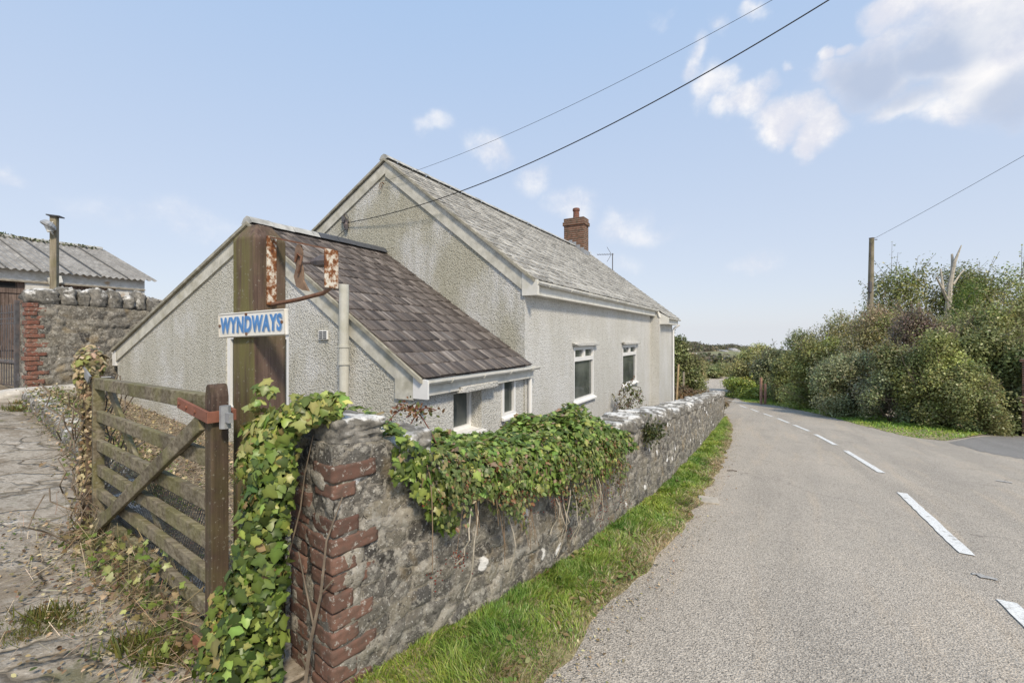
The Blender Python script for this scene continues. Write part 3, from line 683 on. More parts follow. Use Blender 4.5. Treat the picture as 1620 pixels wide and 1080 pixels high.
# ------------------------------------------------------------------ cottage
CX, CY = .21, 7.5
def H(s, l, z): return Vector((CX+s*.488-l*.873, CY+s*.873+l*.488, z))
ct = thing('cottage', 'white roughcast cottage with slate roofs and a low lean-to wing facing the lane', 'house', H(2, 3, -.9))
ZB = -2.6
def wall_grid(s0, s1, z0, z1, l, openings, rev=.09):
    mb = MB(); ss = sorted({s0, s1, *[o[0] for o in openings], *[o[1] for o in openings]}); zz = sorted({z0, z1, *[o[2] for o in openings], *[o[3] for o in openings]})
    for a, b in zip(ss, ss[1:]):
        for c, d in zip(zz, zz[1:]):
            if any(o[0] <= a and b <= o[1] and o[2] <= c and d <= o[3] for o in openings): continue
            mb.quad(H(a, l, c), H(b, l, c), H(b, l, d), H(a, l, d))
    for o in openings:
        a, b, c, d = o[:4]; r = o[4] if len(o) > 4 else rev
        mb.quad(H(a, l, c), H(a, l+r, c), H(a, l+r, d), H(a, l, d)); mb.quad(H(b, l, c), H(b, l, d), H(b, l+r, d), H(b, l+r, c))
        mb.quad(H(a, l, d), H(a, l+r, d), H(b, l+r, d), H(b, l, d)); mb.quad(H(a, l, c), H(b, l, c), H(b, l+r, c), H(a, l+r, c))
    return mb
W1 = (2.2, 3.44, .32, 1.47, .07); W2 = (5.85, 7.40, .31, 1.44, .07)
wall_grid(0, 9.3, ZB, 2.46, 0, [W1, W2]).build('front_wall', M_PEB, ct, fix=False)
mb = MB(); mb.quad(H(9.3, -.3, ZB), H(11.72, -.3, ZB), H(11.72, -.3, 2.3), H(9.3, -.3, 2.3)); mb.quad(H(9.3, 0, ZB), H(9.3, -.3, ZB), H(9.3, -.3, 2.3), H(9.3, 0, 2.3)); mb.build('extension_wall', M_PEB, ct, fix=False)
EZ, AP, AL = 2.62, 5.19, 3.09
def zm(l): return EZ+(AP-EZ)*(l+.2)/(AL+.2) if l <= AL else AP-(l-AL)*.549
mb = MB(); mb.add([H(0, 0, ZB), H(0, 0, zm(0)-.05), H(0, AL, AP-.05), H(0, 7, zm(7)-.05), H(0, 7, ZB)], [(0, 1, 2, 3, 4)])
mb.build('gable_wall', M_PEBG, ct, fix=False)
mb = MB(); mb.add([H(11.72, -.3, ZB), H(11.72, -.3, zm(-.3)-.05), H(11.72, AL, AP-.05), H(11.72, 7, zm(7)-.05), H(11.72, 7, ZB)], [(4, 3, 2, 1, 0)])
mb.quad(H(0, 7, ZB), H(0, 7, zm(7)), H(11.72, 7, zm(7)), H(11.72, 7, ZB)); mb.build('rear_wall', M_PEB, ct, fix=False)
# lean-to
S0 = -2.66; LA, LZ, LE, LF, LEL = 3.17, 3.37, 1.30, 7.55, 1.47
def zl(l): return LE+(LZ-LE)*l/LA if l <= LA else LZ-(LZ-LEL)*(l-LA)/(LF-LA)
V1 = (-1.93, -1.27, .40, .97, .24); V2 = (-.72, -.30, .46, 1.12, .05)
wall_grid(S0, 0, ZB, 1.24, .02, [V1, V2]).build('lean_to_front_wall', M_PEB, ct, fix=False)
DO = (2.29, 3.83, .55, 1.72)
mb = MB()
for a, b in [(.02, DO[0]), (DO[0], LA), (LA, DO[1]), (DO[1], LF)]:
    if a >= DO[0] and b <= DO[1]:
        mb.add([H(S0, a, ZB), H(S0, a, DO[2]), H(S0, b, DO[2]), H(S0, b, ZB)], [(0, 1, 2, 3)]); mb.add([H(S0, a, DO[3]), H(S0, a, zl(a)-.04), H(S0, b, zl(b)-.04), H(S0, b, DO[3])], [(0, 1, 2, 3)])
    else: mb.add([H(S0, a, ZB), H(S0, a, zl(a)-.04), H(S0, b, zl(b)-.04), H(S0, b, ZB)], [(0, 1, 2, 3)])
for l in DO[:2]: mb.quad(H(S0, l, DO[2]), H(S0+.1, l, DO[2]), H(S0+.1, l, DO[3]), H(S0, l, DO[3]))
mb.quad(H(S0, LF, ZB), H(S0, LF, LEL), H(0, LF, LEL), H(0, LF, ZB)); mb.build('lean_to_gable_wall', M_PEBL, ct, fix=False)
# plaster bands along the verges (proud of the gables)
def bandpoly(s, prof, w_, proud, out):
    mb = MB()
    for a, b in zip(prof, prof[1:]):
        mb.prism([H(s, a[0], a[1]), H(s, b[0], b[1]), H(s, b[0], b[1]-w_), H(s, a[0], a[1]-w_)], H(s-proud, 0, 0)-H(s, 0, 0))
    return mb
bandpoly(-.001, [(-.0, zm(0)-.055), (AL, AP-.055)], .29, .03, -1).build('verge_band', M_BAND, ct)
bandpoly(-.001, [(AL+.001, AP-.055), (6.9, zm(6.9)-.055)], .23, .03, -1).build('verge_band', M_BAND, ct)
bandpoly(S0-.001, [(0, LE-.045), (LA, LZ-.045)], .25, .028, -1).build('verge_band', M_BAND, ct)
bandpoly(S0-.001, [(LA+.001, LZ-.045), (LF, LEL-.045)], .22, .028, -1).build('verge_band', M_BAND, ct)
M_VERGEM = simple('verge_mortar', (.34, .32, .26), .9, .3, 9, dirt=(.19, .18, .12), bump=.4)
def cap(s, prof, name='verge_cap'):
    mb = MB()
    for a, b in zip(prof, prof[1:]):
        mb.prism([H(s, a[0], a[1]), H(s, b[0], b[1]), H(s, b[0], b[1]-.05), H(s, a[0], a[1]-.05)], H(s-.045, 0, 0)-H(s, 0, 0))
    mb.build(name, M_VERGEM, ct)
cap(-.032, [(-.2, zm(-.2)+.005), (AL, AP+.01)]); cap(-.032, [(AL+.001, AP+.01), (7.15, zm(7.15)+.005)])
cap(S0-.03, [(-.12, zl(0)-.12*.66+.0), (LA, LZ+.005)]); cap(S0-.03, [(LA+.001, LZ+.005), (LF+.1, LEL-.03)])
# slates
def slates(name, mat, s0, s1, l_e, z_e, l_r, z_r, expo, wd, seed, thick=.012, jit=.006, cut=None):
    E, Rr = H(0, l_e, z_e), H(0, l_r, z_r); up = (Rr-E); Ls = up.length; up = up/Ls; al = F3; nr = al.cross(up).normalized()
    if nr.z < 0: nr = -nr
    rs = random.Random(seed); Vs, Fs, Rn, UV = [], [], [], []; off = 0; nc = int(math.ceil(Ls/expo))
    for c in range(nc):
        v0 = c*expo; ln = min(expo*1.5, Ls-v0+.02); s = s0-(wd/2 if c % 2 else 0); tone = rs.random()*.25
        while s < s1:
            a, b = max(s+.003, s0), min(s+wd-.003, s1); s += wd
            if b-a < .03: continue
            if cut and cut(a, c): continue
            j = rs.uniform(-jit, jit); tl = rs.uniform(-jit, jit); rn = rs.random()*.75+tone
            h0 = .019+rs.uniform(0, .010); q = []
            for (x, y, h) in ((a, v0+j, h0), (b, v0+j+tl, h0+rs.uniform(-.003, .003)), (b, v0+ln, .004), (a, v0+ln, .004)):
                q.append(E+al*x+up*y+nr*h)
            for p in q: Vs.append(p[:])
            for p in q: Vs.append((p-nr*thick)[:])
            Fs += [(off, off+1, off+2, off+3), (off+4, off+5, off+1, off), (off+5, off+6, off+2, off+1), (off+7, off+4, off, off+3)]
            uv = [(a+c*1.7, v0), (b+c*1.7, v0), (b+c*1.7, v0+ln), (a+c*1.7, v0+ln)]; UV += uv+uv; Rn += [rn]*8; off += 8
    # under-sheet
    for p in (E+al*s0, E+al*s1, Rr+al*s1, Rr+al*s0): Vs.append((p-nr*.01)[:]); UV.append((0, 0)); Rn.append(0)
    Fs.append((off, off+1, off+2, off+3))
    return link_mesh(name, np_mesh(name, Vs, Fs, {'rnd': Rn}, UV), mat, ct)
slates('main_roof_slates', M_SLATEP, -.05, 9.42, -.22, zm(-.22), AL, AP, .18, .23, 1, jit=.010)
slates('main_roof_slates', M_SLATEP, 9.42, 11.8, -.56, zm(-.56), AL, AP, .18, .23, 2, jit=.010)
slates('main_roof_slates', M_SLATEP, -.05, 11.8, 7.2, zm(7.2), AL, AP, .22, .3, 3)
slates('lean_to_slates', M_SLATED, S0-.045, 0, -.13, zl(0)-.13*.66+.01, LA, LZ, .245, .31, 4)
slates('lean_to_slates', M_SLATED, S0-.045, 0, LF+.12, LEL-.05, LA, LZ, .245, .31, 5)
def ridge(name, mat, s0, s1, l, z, r, seg=.45):
    mb = MB(); s = s0
    while s < s1-.02:
        e = min(s+seg, s1); pr = [(-.17, -.1), (-.09, .0), (0, .035), (.09, .0), (.17, -.1)]
        o = random.uniform(-.006, .006)
        mb.add([H(s+.004, l+a*r/.17, z+b*r/.17+o) for a, b in pr]+[H(e-.004, l+a*r/.17, z+b*r/.17+o) for a, b in pr]+[H(s+.004, l, z-.1)], [(i, i+1, i+6, i+5) for i in range(4)]+[(0, 1, 2, 10), (2, 3, 4, 10)]); s = e
    return mb.build(name, mat, ct)
ridge('ridge_tiles', M_RIDGEP, -.08, 11.8, AL, AP+.06, .12)
ridge('ridge_tiles', M_RIDGEP, S0-.07, S0+1.1, LA, LZ+.055, .14, .35); ridge('ridge_tiles', M_RIDGED, S0+1.1, -.02, LA, LZ+.06, .15, .38)
# fascia, gutter, end boxes
def eave(s0, s1, l, z, fz=.17, gr=.055, br=1.0, name='gutter', endbox=True):
    mb = MB(); mb.box((H(s0, l+.06, z-.06-fz/2)+H(s1, l+.06, z-.06-fz/2))/2, F3*(s1-s0)/2, L3*.012, (0, 0, fz/2)); mb.box((H(s0, (l+.06)/2+.01, z-.06-fz+.005)+H(s1, (l+.06)/2+.01, z-.06-fz+.005))/2, F3*(s1-s0)/2, L3*abs(l+.06)/2, (0, 0, .006)); mb.build('fascia', M_TRIM, ct)
    gt = MB(); pr = [(-1, .0), (-.95, -.5), (-.6, -.95), (0, -1.1), (.6, -.95), (.95, -.5), (1, 0)]; n = len(pr)
    vs = []
    for s in (s0-.03, s1+.05): vs += [H(s, l+a*gr-.01, z-.02+b*gr) for a, b in pr]+[H(s, l+a*gr*.86-.01, z-.02+b*gr*.86) for a, b in pr]
    k = 2*n; fs = []
    for i in range(n-1): fs += [(i, i+1, k+i+1, k+i), (n+i, k+n+i, k+n+i+1, n+i+1)]
    fs += [(0, k, k+n, n), (n-1, 2*n-1, k+2*n-1, k+n-1)]+[(i, n+i, n+i+1, i+1) for i in range(n-1)]+[(k+i, k+i+1, k+n+i+1, k+n+i) for i in range(n-1)]
    gt.add(vs, fs)
    gt.add([H(s0-.025, l+a*gr-.01, z-.02+b*gr) for a, b in pr], [tuple(range(n))])
    g_ = gt.build('gutter', M_TRIM, ct)
    s = s0+.4
    while s < s1:
        b = MB(); b.tube([H(s, l+a*gr*1.12-.01, z-.018+c*gr*1.12) for a, c in pr], .008, 5); b.build('gutter_bracket', M_TRIM, g_); s += br
eave(0, 9.3, -.22, zm(-.22)); eave(9.45, 11.72, -.56, zm(-.56))
eave(S0+.02, .14, -.14, 1.22, .15, .055, .72)
mb = MB(); mb.prism([H(-.04, -.25, zm(-.2)-.02), H(-.04, -.25, zm(-.2)-.26), H(-.04, .03, zm(-.2)-.26), H(-.04, .03, zm(.03)-.06)], H(.03, 0, 0)-H(-.04, 0, 0)); mb.build('eave_end_box', M_TRIM, ct)
mb = MB(); mb.prism([H(9.36, -.6, zm(-.56)-.02), H(9.36, -.6, zm(-.56)-.24), H(9.36, -.02, zm(-.56)-.24), H(9.36, -.02, zm(-.1)-.06)], H(9.40, 0, 0)-H(9.36, 0, 0)); mb.build('eave_end_box', M_TRIM, ct)
mb = MB(); mb.prism([H(S0-.035, -.19, 1.20), H(S0-.035, -.19, .99), H(S0-.035, .02, .99), H(S0-.035, .02, 1.24)], H(.03, 0, 0)-H(0, 0, 0)); mb.build('eave_end_box', M_WHITE, ct)
mb = MB(); mb.prism([H(S0-.031, .021, .97), H(S0-.031, .3, .97), H(S0-.031, .3, 1.40), H(S0-.031, .021, 1.23)], H(.03, 0, 0)-H(0, 0, 0)); mb.build('eave_end_panel', M_BAND, ct)
mb = MB(); mb.prism([H(S0-.035, LF+.01, 1.42), H(S0-.035, LF+.14, 1.34), H(S0-.035, LF+.14, 1.12), H(S0-.035, LF+.01, 1.12)], H(.05, 0, 0)-H(0, 0, 0)); mb.build('eave_end_box', M_WHITE, ct)
mb = MB(); mb.tube([H(S0-.02, LF+.20, 1.31), H(0, LF+.20, 1.31)], .055, 8); mb.build('gutter', M_TRIM, ct)
# windows
def bar(mb, a, b, w_, d_): mb.beam(a, b, w_, d_, up=-L3)
def window(o, l, bars, sill=True, fr=.05, tone=M_GLASS, top=0.):
    a, b, c, d = o[:4]; lp = l+(o[4] if len(o) > 4 else .07)-.035
    mb = MB(); q = lambda s, z, k=0: H(s, lp+k, z)
    mb.box(q((a+b)/2, d-fr/2), F3*(b-a)/2, L3*.032, (0, 0, fr/2)); mb.box(q((a+b)/2, c+fr/2), F3*(b-a)/2, L3*.032, (0, 0, fr/2))
    for s in (a+fr/2, b-fr/2): mb.box(q(s, (c+d)/2), F3*fr/2, L3*.032, (0, 0, (d-c)/2-fr))
    if bars:
        zt = c+(d-c)*bars; mb.box(q((a+b)/2, zt, -.002), F3*((b-a)/2-fr), L3*.034, (0, 0, .035))
        mb.box(q((a+b)/2, (zt+.035+d-fr)/2, -.002), F3*.035, L3*.034, (0, 0, (d-fr-zt-.035)/2))
        for x0, x1, z0, z1 in ((a+fr, (a+b)/2-.035, zt+.035, d-fr), ((a+b)/2+.035, b-fr, zt+.035, d-fr)):
            for s in (x0+.01, x1-.01): mb.box(q(s, (z0+z1)/2, -.006), F3*.01, L3*.03, (0, 0, (z1-z0)/2))
            for z in (z0+.01, z1-.01): mb.box(q((x0+x1)/2, z, -.006), F3*((x1-x0)/2-.02), L3*.03, (0, 0, .01))
    w_ = mb.build('window', M_WHITE, ct, bevel=.004)
    p = MB(); p.quad(q(a+.01, c+.01, .012), q(b-.01, c+.01, .012), q(b-.01, d-.01, .012), q(a+.01, d-.01, .012)); p.build('pane', tone, w_)
    if sill:
        s = MB(); s.prism([H(a-.03, l-.07, c-.045), H(a-.03, l-.07, c-.012), H(a-.03, lp-.03, c+.02), H(a-.03, lp-.03, c-.045)], F3*(b-a+.06)); s.build('sill', M_WHITE, w_, bevel=.004)
    return w_
window(W1, 0, .76); window(W2, 0, .76)
def lintel(a, b, z, l, dp=.1, h=.075):
    v, f = rock(H((a+b)/2, l-dp/2+.01, z), F3*(b-a)/2, L3*dp*.6, Vector((0, 0, h/2)), int(a*10+90), .10, 7, 10, 2.5)
    link_mesh('window_hood', np_mesh('window_hood', v, f, smooth=True), M_PEB, ct)
lintel(2.12, 3.56, 1.52, 0); lintel(5.75, 7.5, 1.49, 0); lintel(-1.97, -1.06, 1.015, .02, .16, .09)
mbv = window(V1, .02, 0, True, .055); window(V2, .02, 0, True, .06)
# gable window behind the post
mb = MB(); q = lambda l, z: H(S0+.05, l, z)
for l in (DO[0]+.04, DO[1]-.04, 2.75): mb.box(q(l, (DO[2]+DO[3])/2), L3*.04, F3*.03, (0, 0, (DO[3]-DO[2])/2))
for z in (DO[2]+.035, DO[3]-.035): mb.box(q((DO[0]+DO[1])/2, z), L3*((DO[1]-DO[0])/2-.08), F3*.028, (0, 0, .035))
gwn = mb.build('window', M_WHITE, ct); p = MB(); p.quad(H(S0+.06, DO[0], DO[2]), H(S0+.06, DO[1], DO[2]), H(S0+.06, DO[1], DO[3]), H(S0+.06, DO[0], DO[3])); p.build('pane', M_GLASS, gwn)
# air vent
mb = MB(); c = H(S0-.02, 1.55, 1.71); mb.box(c, L3*.085, F3*.012, (0, 0, .058)); av = mb.build('air_vent', M_WHITE, ct, bevel=.004)
mb = MB()
for i in range(4):
    for sx in (-1, 1): mb.box(c-F3*.0125+L3*.038*sx+Vector((0, 0, .039-.026*i)), L3*.032, F3*.003, (0, 0, .007))
mb.build('slots', M_DARK, av)
# pipes
mb = MB(); pl = 1.06; mb.tube([H(S0-.11, pl, -.3), H(S0-.11, pl, 2.33)], .058, 16)
for z in (1.57, 1.36): mb.tube([H(S0-.11, pl, z-.015), H(S0-.11, pl, z+.015)], .072, 16)
mb.tube([H(S0-.11, pl, 1.36), H(S0-.11, pl, 1.57)], .064, 16); mb.build('soil_pipe', M_PIPE, ct, smooth=False)
mb = MB(); mb.tube([H(.10, -.1, 1.16), H(.10, -.075, 1.1), H(.10, -.05, .98), H(.10, -.05, -1.0)], .034, 10); mb.build('downpipe', M_WHITE, ct)
mb = MB(); mb.tube([H(11.6, -.36, 1.95), H(11.6, -.36, -2)], .035, 10); mb.tube([H(11.6, -.6, 2.12), H(11.6, -.36, 1.95)], .035, 8); mb.build('downpipe', M_WHITE, ct)
mb = MB(); mb.tube([H(9.36, -.24, 2.52), H(9.36, -.3, 2.32)], .04, 8); mb.build('downpipe', M_TRIM, ct)
# chimney
mb = MB(); mbs = []
def f_cbrick(g):
    o = g.map(g.obj(), (1, 1, 1), (0, 0, R(-60.8))); b = g.n('ShaderNodeTexBrick', {'Vector': g.map(o, (1, 1, 1), (R(90), 0, 0)), 'Color1': (.20, .085, .05), 'Color2': (.12, .06, .04), 'Mortar': (.33, .28, .22), 'Scale': 1, 'Mortar Size': .009, 'Brick Width': .225, 'Row Height': .078, 'Bias': 0})
    n = g.noise(g.obj(), 9, 5, .7); c = g.mix(g.rng(n, .45, .62, 0, .8), b.outputs[0], (.09, .07, .05)); return {'Base Color': c, 'Roughness': .9, 'Normal': g.bump(b.outputs[1], -.5, .01)}
M_CB = material('chimney_brick', f_cbrick)
cc = H(10.2, 3.05, 0)
mb.box(cc+Vector((0, 0, 5.38)), L3*.41, F3*.27, (0, 0, .63)); mb.box(cc+Vector((0, 0, 6.06)), L3*.45, F3*.31, (0, 0, .07)); mb.box(cc+Vector((0, 0, 6.2)), L3*.415, F3*.28, (0, 0, .078))
ch = mb.build('chimney', M_CB, ct, bevel=.01)
mb = MB(); mb.tube([cc+Vector((0, 0, z)) for z in (6.26, 6.3, 6.58, 6.6, 6.68, 6.7)], [.13, .125, .115, .14, .14, .12], 14); mb.build('chimney_pot', M_BRICKR, ch, smooth=False)
mb = MB()
for i in range(5):
    l = 3.05-.41+.16*i; zz = zm(l); mb.box(H(10.2-.275, l-.02+.08, zz+.13-.0), L3*.075, F3*.006, (0, 0, .12))
mb.box(H(10.2, 3.05-.42, zm(2.64)+.08), L3*.01, F3*.28, (0, 0, .09)); mb.build('flashing', M_GALV, ch)
# aerial
t = thing('television_aerial', 'thin metal television aerial on a mast above the far slate verge', 'aerial', H(11.55, 2.0, zm(2.0)))
b0 = H(11.55, 2.0, zm(2.0)); mb = MB(); mb.tube([b0-Vector((0, 0, .1)), b0+Vector((0, 0, .72))], .018, 6); mb.build('mast', M_IRON, t)
tp = b0+Vector((0, 0, .68)); mb = MB(); e = Vector((-.8, .25, .03)).normalized(); mb.tube([tp+e*-.05, tp+e*.62], .012, 5)
for i in range(6): mb.tube([tp+e*(.1+.1*i)+Vector((.04, .1, 0))*1.2, tp+e*(.1+.1*i)-Vector((.04, .1, 0))*1.2], .007, 4)
for sg in (-1, 1): mb.tube([tp+e*.05, tp+e*.22+Vector((0, 0, .3*sg))], .01, 4)
mb.build('antenna', M_IRON, t)

# ------------------------------------------------------------------ overhead wires
def gable_pt(u, v):
    r = Vector(((u-HU)/FPX, 1, (HV-v)/FPX)); n = F3; o = H(-.05, 0, 0); k = n.dot(o-Vector((0, 0, 0)))/n.dot(Vector((r.x, r.y, 0))); return Vector((r.x*k, k, EYE+r.z*k))
def wire(pix, A, B, r, label):
    A, B = Vector(A), Vector(B); d = (B-A).xy; pts = []
    ts = []
    for u, v in pix:
        rx = (u-HU)/FPX; t = (rx*A.y-A.x)/(d.x-rx*d.y); y = A.y+t*d.y; ts.append((t, EYE+(HV-v)/FPX*y))
    T = np.array([q[0] for q in ts]); Zq = np.array([q[1] for q in ts]); co = np.polyfit(T, Zq, 2)
    for t in np.linspace(0, 1.05, 60): pts.append((A.x+d.x*t, A.y+d.y*t, float(np.polyval(co, t))))
    o = MB().tube(pts, r, 6)
    ob = o.build('overhead_wire', M_BLACK); tag(ob, label, 'wire'); return pts
A1 = gable_pt(548, 352); pA = wire([(548,352),(600,344),(715,305),(890,237),(1100,124),(1312,0)], A1, (5.4, 3.9, 7.5), .008, 'thick black overhead cable rising from the gable bracket over the lane')
A2 = gable_pt(604, 289); wire([(604,289),(650,271),(760,232),(900,169),(1050,93),(1222,0)], A2, (5.0, 3.7, 8.0), .003, 'thin overhead wire rising from near the gable peak')
t = thing('cable_bracket', 'dark iron insulator bracket low on the main gable wall', 'bracket', A1); mb = MB(); c = A1
mb.tube([c+L3*.06+Vector((0, 0, -.1)), c+L3*.10+Vector((0, 0, .1)), c+L3*.03+Vector((0, 0, .2)), c-L3*.05+Vector((0, 0, .1)), c-L3*.03+Vector((0, 0, -.15))], .011, 6); mb.build('hoop', M_IRON, t)
mb = MB(); mb.tube([c+Vector((0, 0, -.16)), c+Vector((0, 0, -.05)), c+Vector((0, 0, .0)), c+Vector((0, 0, .05))], [.025, .05, .03, .05], 8); mb.tube([c, c+F3*.1], .02, 6); mb.tube([c+L3*.08+Vector((0, 0, .0)), c+L3*.09+Vector((0, 0, .14))], .045, 6); mb.build('insulator', M_IRON, t)
mb = MB(); mb.tube([c+Vector((0, 0, -.12)), H(-.04, 4.55, 3.75), H(-.04, 5.0, 3.3)], .008, 5); mb.build('lead_cable', M_BLACK, t)
t = thing('cable_bracket', 'small wire loop bracket just below the gable peak', 'bracket', A2); mb = MB(); mb.tube([A2, A2+F3*.06], .012, 5); mb.tube([A2+L3*.03, A2+L3*.08+Vector((0, 0, -.08)), A2+L3*.03+Vector((0, 0, -.12)), A2+Vector((0, 0, -.03))], .006, 5); mb.build('loop', M_RUSTD, t)

# ------------------------------------------------------------------ tall gate post, sign, bracket
PC = Vector((-1.385, 2.50, 0)); n1 = Vector((-.454, -.891, 0)); n2 = Vector((.891, -.454, 0)); HA = .0925
t = thing('gate_post', 'tall square mossy timber post carrying the blue house name', 'post', (PC.x, PC.y, ZG(PC.x, PC.y)))
mb = MB(); zs = [-.2, .5, 1.2, 1.8, 2.22]
ring = lambda z, k: [PC+n1*(a*HA*k)+n2*(b*HA*k)+Vector((0, 0, z)) for a, b in ((1, 1), (1, -1), (-1, -1), (-1, 1))]
vs = []
for z in zs: vs += ring(z, 1)
vs += ring(2.30, .45)
fs = [(4*i+j, 4*i+(j+1) % 4, 4*i+4+(j+1) % 4, 4*i+4+j) for i in range(5) for j in range(4)]+[(20, 21, 22, 23)]
mb.add(vs, fs); mb.build('post', M_POST, t, bevel=.008)
# sign on the face n1
sc_ = pd(397, 512.5, 2.36); sdir = n2.copy()
FC = PC+n1*(HA+.012); sc_ = FC+n2*((Vector((sc_.x, sc_.y, 0))-FC).dot(n2)); sc_.z = EYE+(HV-512.5)/FPX*sc_.y
t = thing('name_sign', 'white name board with blue letters WYNDWAYS on the tall post', 'sign', sc_)
tilt = .03; ux = (n2+Vector((0, 0, tilt))).normalized(); uz = (Vector((0, 0, 1))-n2*tilt).normalized()
SWD, SHT = .275, .066
mb = MB(); mb.box(sc_, ux*SWD, n1*.010, uz*SHT); brd = mb.build('board', simple('sign_white', (.78, .77, .73), .45, .06, 9, dirt=(.58, .54, .44)), t, bevel=.006)
M_EDGE = simple('sign_edge', (.55, .52, .46), .6)
mb = MB()
for a_, b_ in (((-1, 1), (1, 1)), ((-1, -1), (1, -1)), ((-1, -1), (-1, 1)), ((1, -1), (1, 1))):
    P = [sc_+n1*.0105+ux*(SWD-.006)*q[0]+uz*(SHT-.006)*q[1] for q in (a_, b_)]; mb.tube(P, .003, 5)
mb.build('rim', M_EDGE, brd)
def text_mesh(body, offs):
    cu = bpy.data.curves.new('txt', 'FONT'); cu.body = body; cu.size = .12; cu.offset = offs; cu.shear = .12; cu.space_character = 1.12; cu.align_x = 'CENTER'; cu.extrude = .0008
    ob = bpy.data.objects.new('txt', cu); COL.objects.link(ob); bpy.context.view_layer.update()
    me = bpy.data.meshes.new_from_object(ob.evaluated_get(bpy.context.evaluated_depsgraph_get())); bpy.data.objects.remove(ob); return me
M_BLUE = simple('sign_blue', (.085, .235, .52), .45, .2, 30); M_BLUEL = simple('sign_pale_blue', (.28, .36, .48), .5, .1, 30)
for nm, offs, mt, dx, dy, dp, ds_ in (('letter_shadow', .0035, M_BLUEL, .0045, -.0035, .0108, 1), ('lettering', .0042, M_BLUE, -.0015, .001, .0120, 1)):
    me = text_mesh('WYNDWAYS', offs); co = np.empty(len(me.vertices)*3); me.vertices.foreach_get('co', co); co = co.reshape(-1, 3)
    x0, x1, y0, y1 = co[:, 0].min(), co[:, 0].max(), co[:, 1].min(), co[:, 1].max()
    X = (co[:, 0]-(x0+x1)/2)/(x1-x0)*.50+dx; Y = (co[:, 1]-(y0+y1)/2)/(y1-y0)*.086+dy
    W_ = np.array(sc_)+X[:, None]*np.array(ux)+Y[:, None]*np.array(uz)+(dp+co[:, 2:3])*np.array(n1); me.vertices.foreach_set('co', W_.ravel()); me.update()
    me.materials.clear(); link_mesh(nm, me, mt, brd)
for x, y in ((-.03, .052), (-.03, -.05), (-.26, .0), (.25, .0)):
    mb = MB(); c = sc_+ux*x+uz*y+n1*.010; mb.tube([c, c+n1*.005], .008, 8); mb.build('screw', M_RUSTD, t)
# rusty iron bracket on face n2
bq = lambda o, z, w_=0.: PC+n2*(HA+o)+n1*w_+Vector((0, 0, z))
t = thing('iron_bracket', 'rusty flaking iron hanging bracket projecting from the tall post', 'bracket', bq(0, 1.9))
mb = MB(); mb.box(bq(.006, 2.05), n2*.006, n1*.027, (0, 0, .185)); mb.build('back_plate', M_RUST, t, bevel=.003)
XO = .46
mb = MB(); mb.box(bq(XO, 2.03), n2*.006, n1*.04, (0, 0, .095)); mb.box(bq(XO-.02, 2.03, -.04), n2*.022, n1*.004, (0, 0, .095)); mb.build('end_plate', M_RUST, t, bevel=.003)
mb = MB(); mb.beam(bq(.0, 2.232), bq(XO, 2.125), .03, .008); mb.build('top_bar', M_RUSTD, t)
mb = MB(); mb.tube([bq(.0, 1.868), bq(.2, 1.885), bq(XO-.06, 1.912), bq(XO-.01, 1.935)], .011, 7); mb.build('lower_bar', M_RUSTD, t)
mb = MB(); mb.tube([bq(XO-.01, 2.07), bq(XO-.07, 2.072), bq(XO-.12, 2.072), bq(XO-.14, 2.072)], [.03, .032, .02, .012], 9); mb.tube([bq(XO-.14, 2.072), bq(XO-.2, 2.072)], .007, 6); mb.build('lamp_socket', M_IRON, t)
mb = MB(); pr = [(.0, .15), (.03, .14), (.045, .09), (.035, .03), (.05, -.02), (.055, -.09), (.11, -.165), (.05, -.155), (-.01, -.13), (-.035, -.06), (-.01, .0), (-.03, .06), (-.02, .12)]
mb.prism([bq(XO-.235+x*.75, 2.055+z*.78, .0) for x, z in pr], n1*.012); mb.build('hanging_plate', simple('rust_brown', (.17, .115, .085), .85, .35, 30, dirt=(.3, .2, .13)), t)
mb = MB(); mb.tube([bq(XO-.215, 2.02, .02), bq(XO-.19, 2.06, .03), bq(XO-.19, 2.10, .02), bq(XO-.22, 2.12, .02), bq(XO-.24, 2.08, .02)], .006, 6); mb.build('wire_hook', M_RUSTD, t)

# ------------------------------------------------------------------ field gate
GA = Vector((-1.475, 2.275, 0)); GB = Vector((-3.28, 3.60, 0)); gd = (GB-GA).normalized(); gn = Vector((-gd.y, gd.x, 0)); gn = gn if gn.y < 0 else -gn
t = thing('field_gate', 'weathered grey-brown wooden field gate with diagonal braces, hung by the ivy', 'gate', (GA.x, GA.y, .05))
GLN = (GB-GA).length; gq = lambda x, z, k=0.: GA+gd*x+gn*k+Vector((0, 0, z))
for z, hh, k in ((1.325, .075, 1), (1.075, .085, 1), (.85, .085, 1), (.655, .085, 1), (.475, .08, 1), (.305, .08, 1), (.15, .08, 1)):
    mb = MB(); x1 = GLN; rr = random.uniform(-.006, .006); mb.beam(gq(.03, z+.035*(z > 1.2), 0), gq(x1, z+rr+.0, 0), .035 if z < 1.2 else .06, hh+.01*(z > 1.2)); mb.build('rail', M_GATEW, t, bevel=.006)
mb = MB(); vs = []; w_ = .040
for z, k in ((.02, 1), (.6, 1), (1.40, 1), (1.445, .7), (1.46, .35)):
    vs += [GA+gd*(a*w_*(k if z > 1.41 else 1))+gn*(b*w_)+Vector((0, 0, z)) for a, b in ((1, 1), (1, -1), (-1, -1), (-1, 1))]
mb.add(vs, [(4*i+j, 4*i+(j+1) % 4, 4*i+4+(j+1) % 4, 4*i+4+j) for i in range(4) for j in range(4)]+[(16, 17, 18, 19), (0, 1, 2, 3)]); mb.build('heel_stile', M_HEEL, t, bevel=.006)
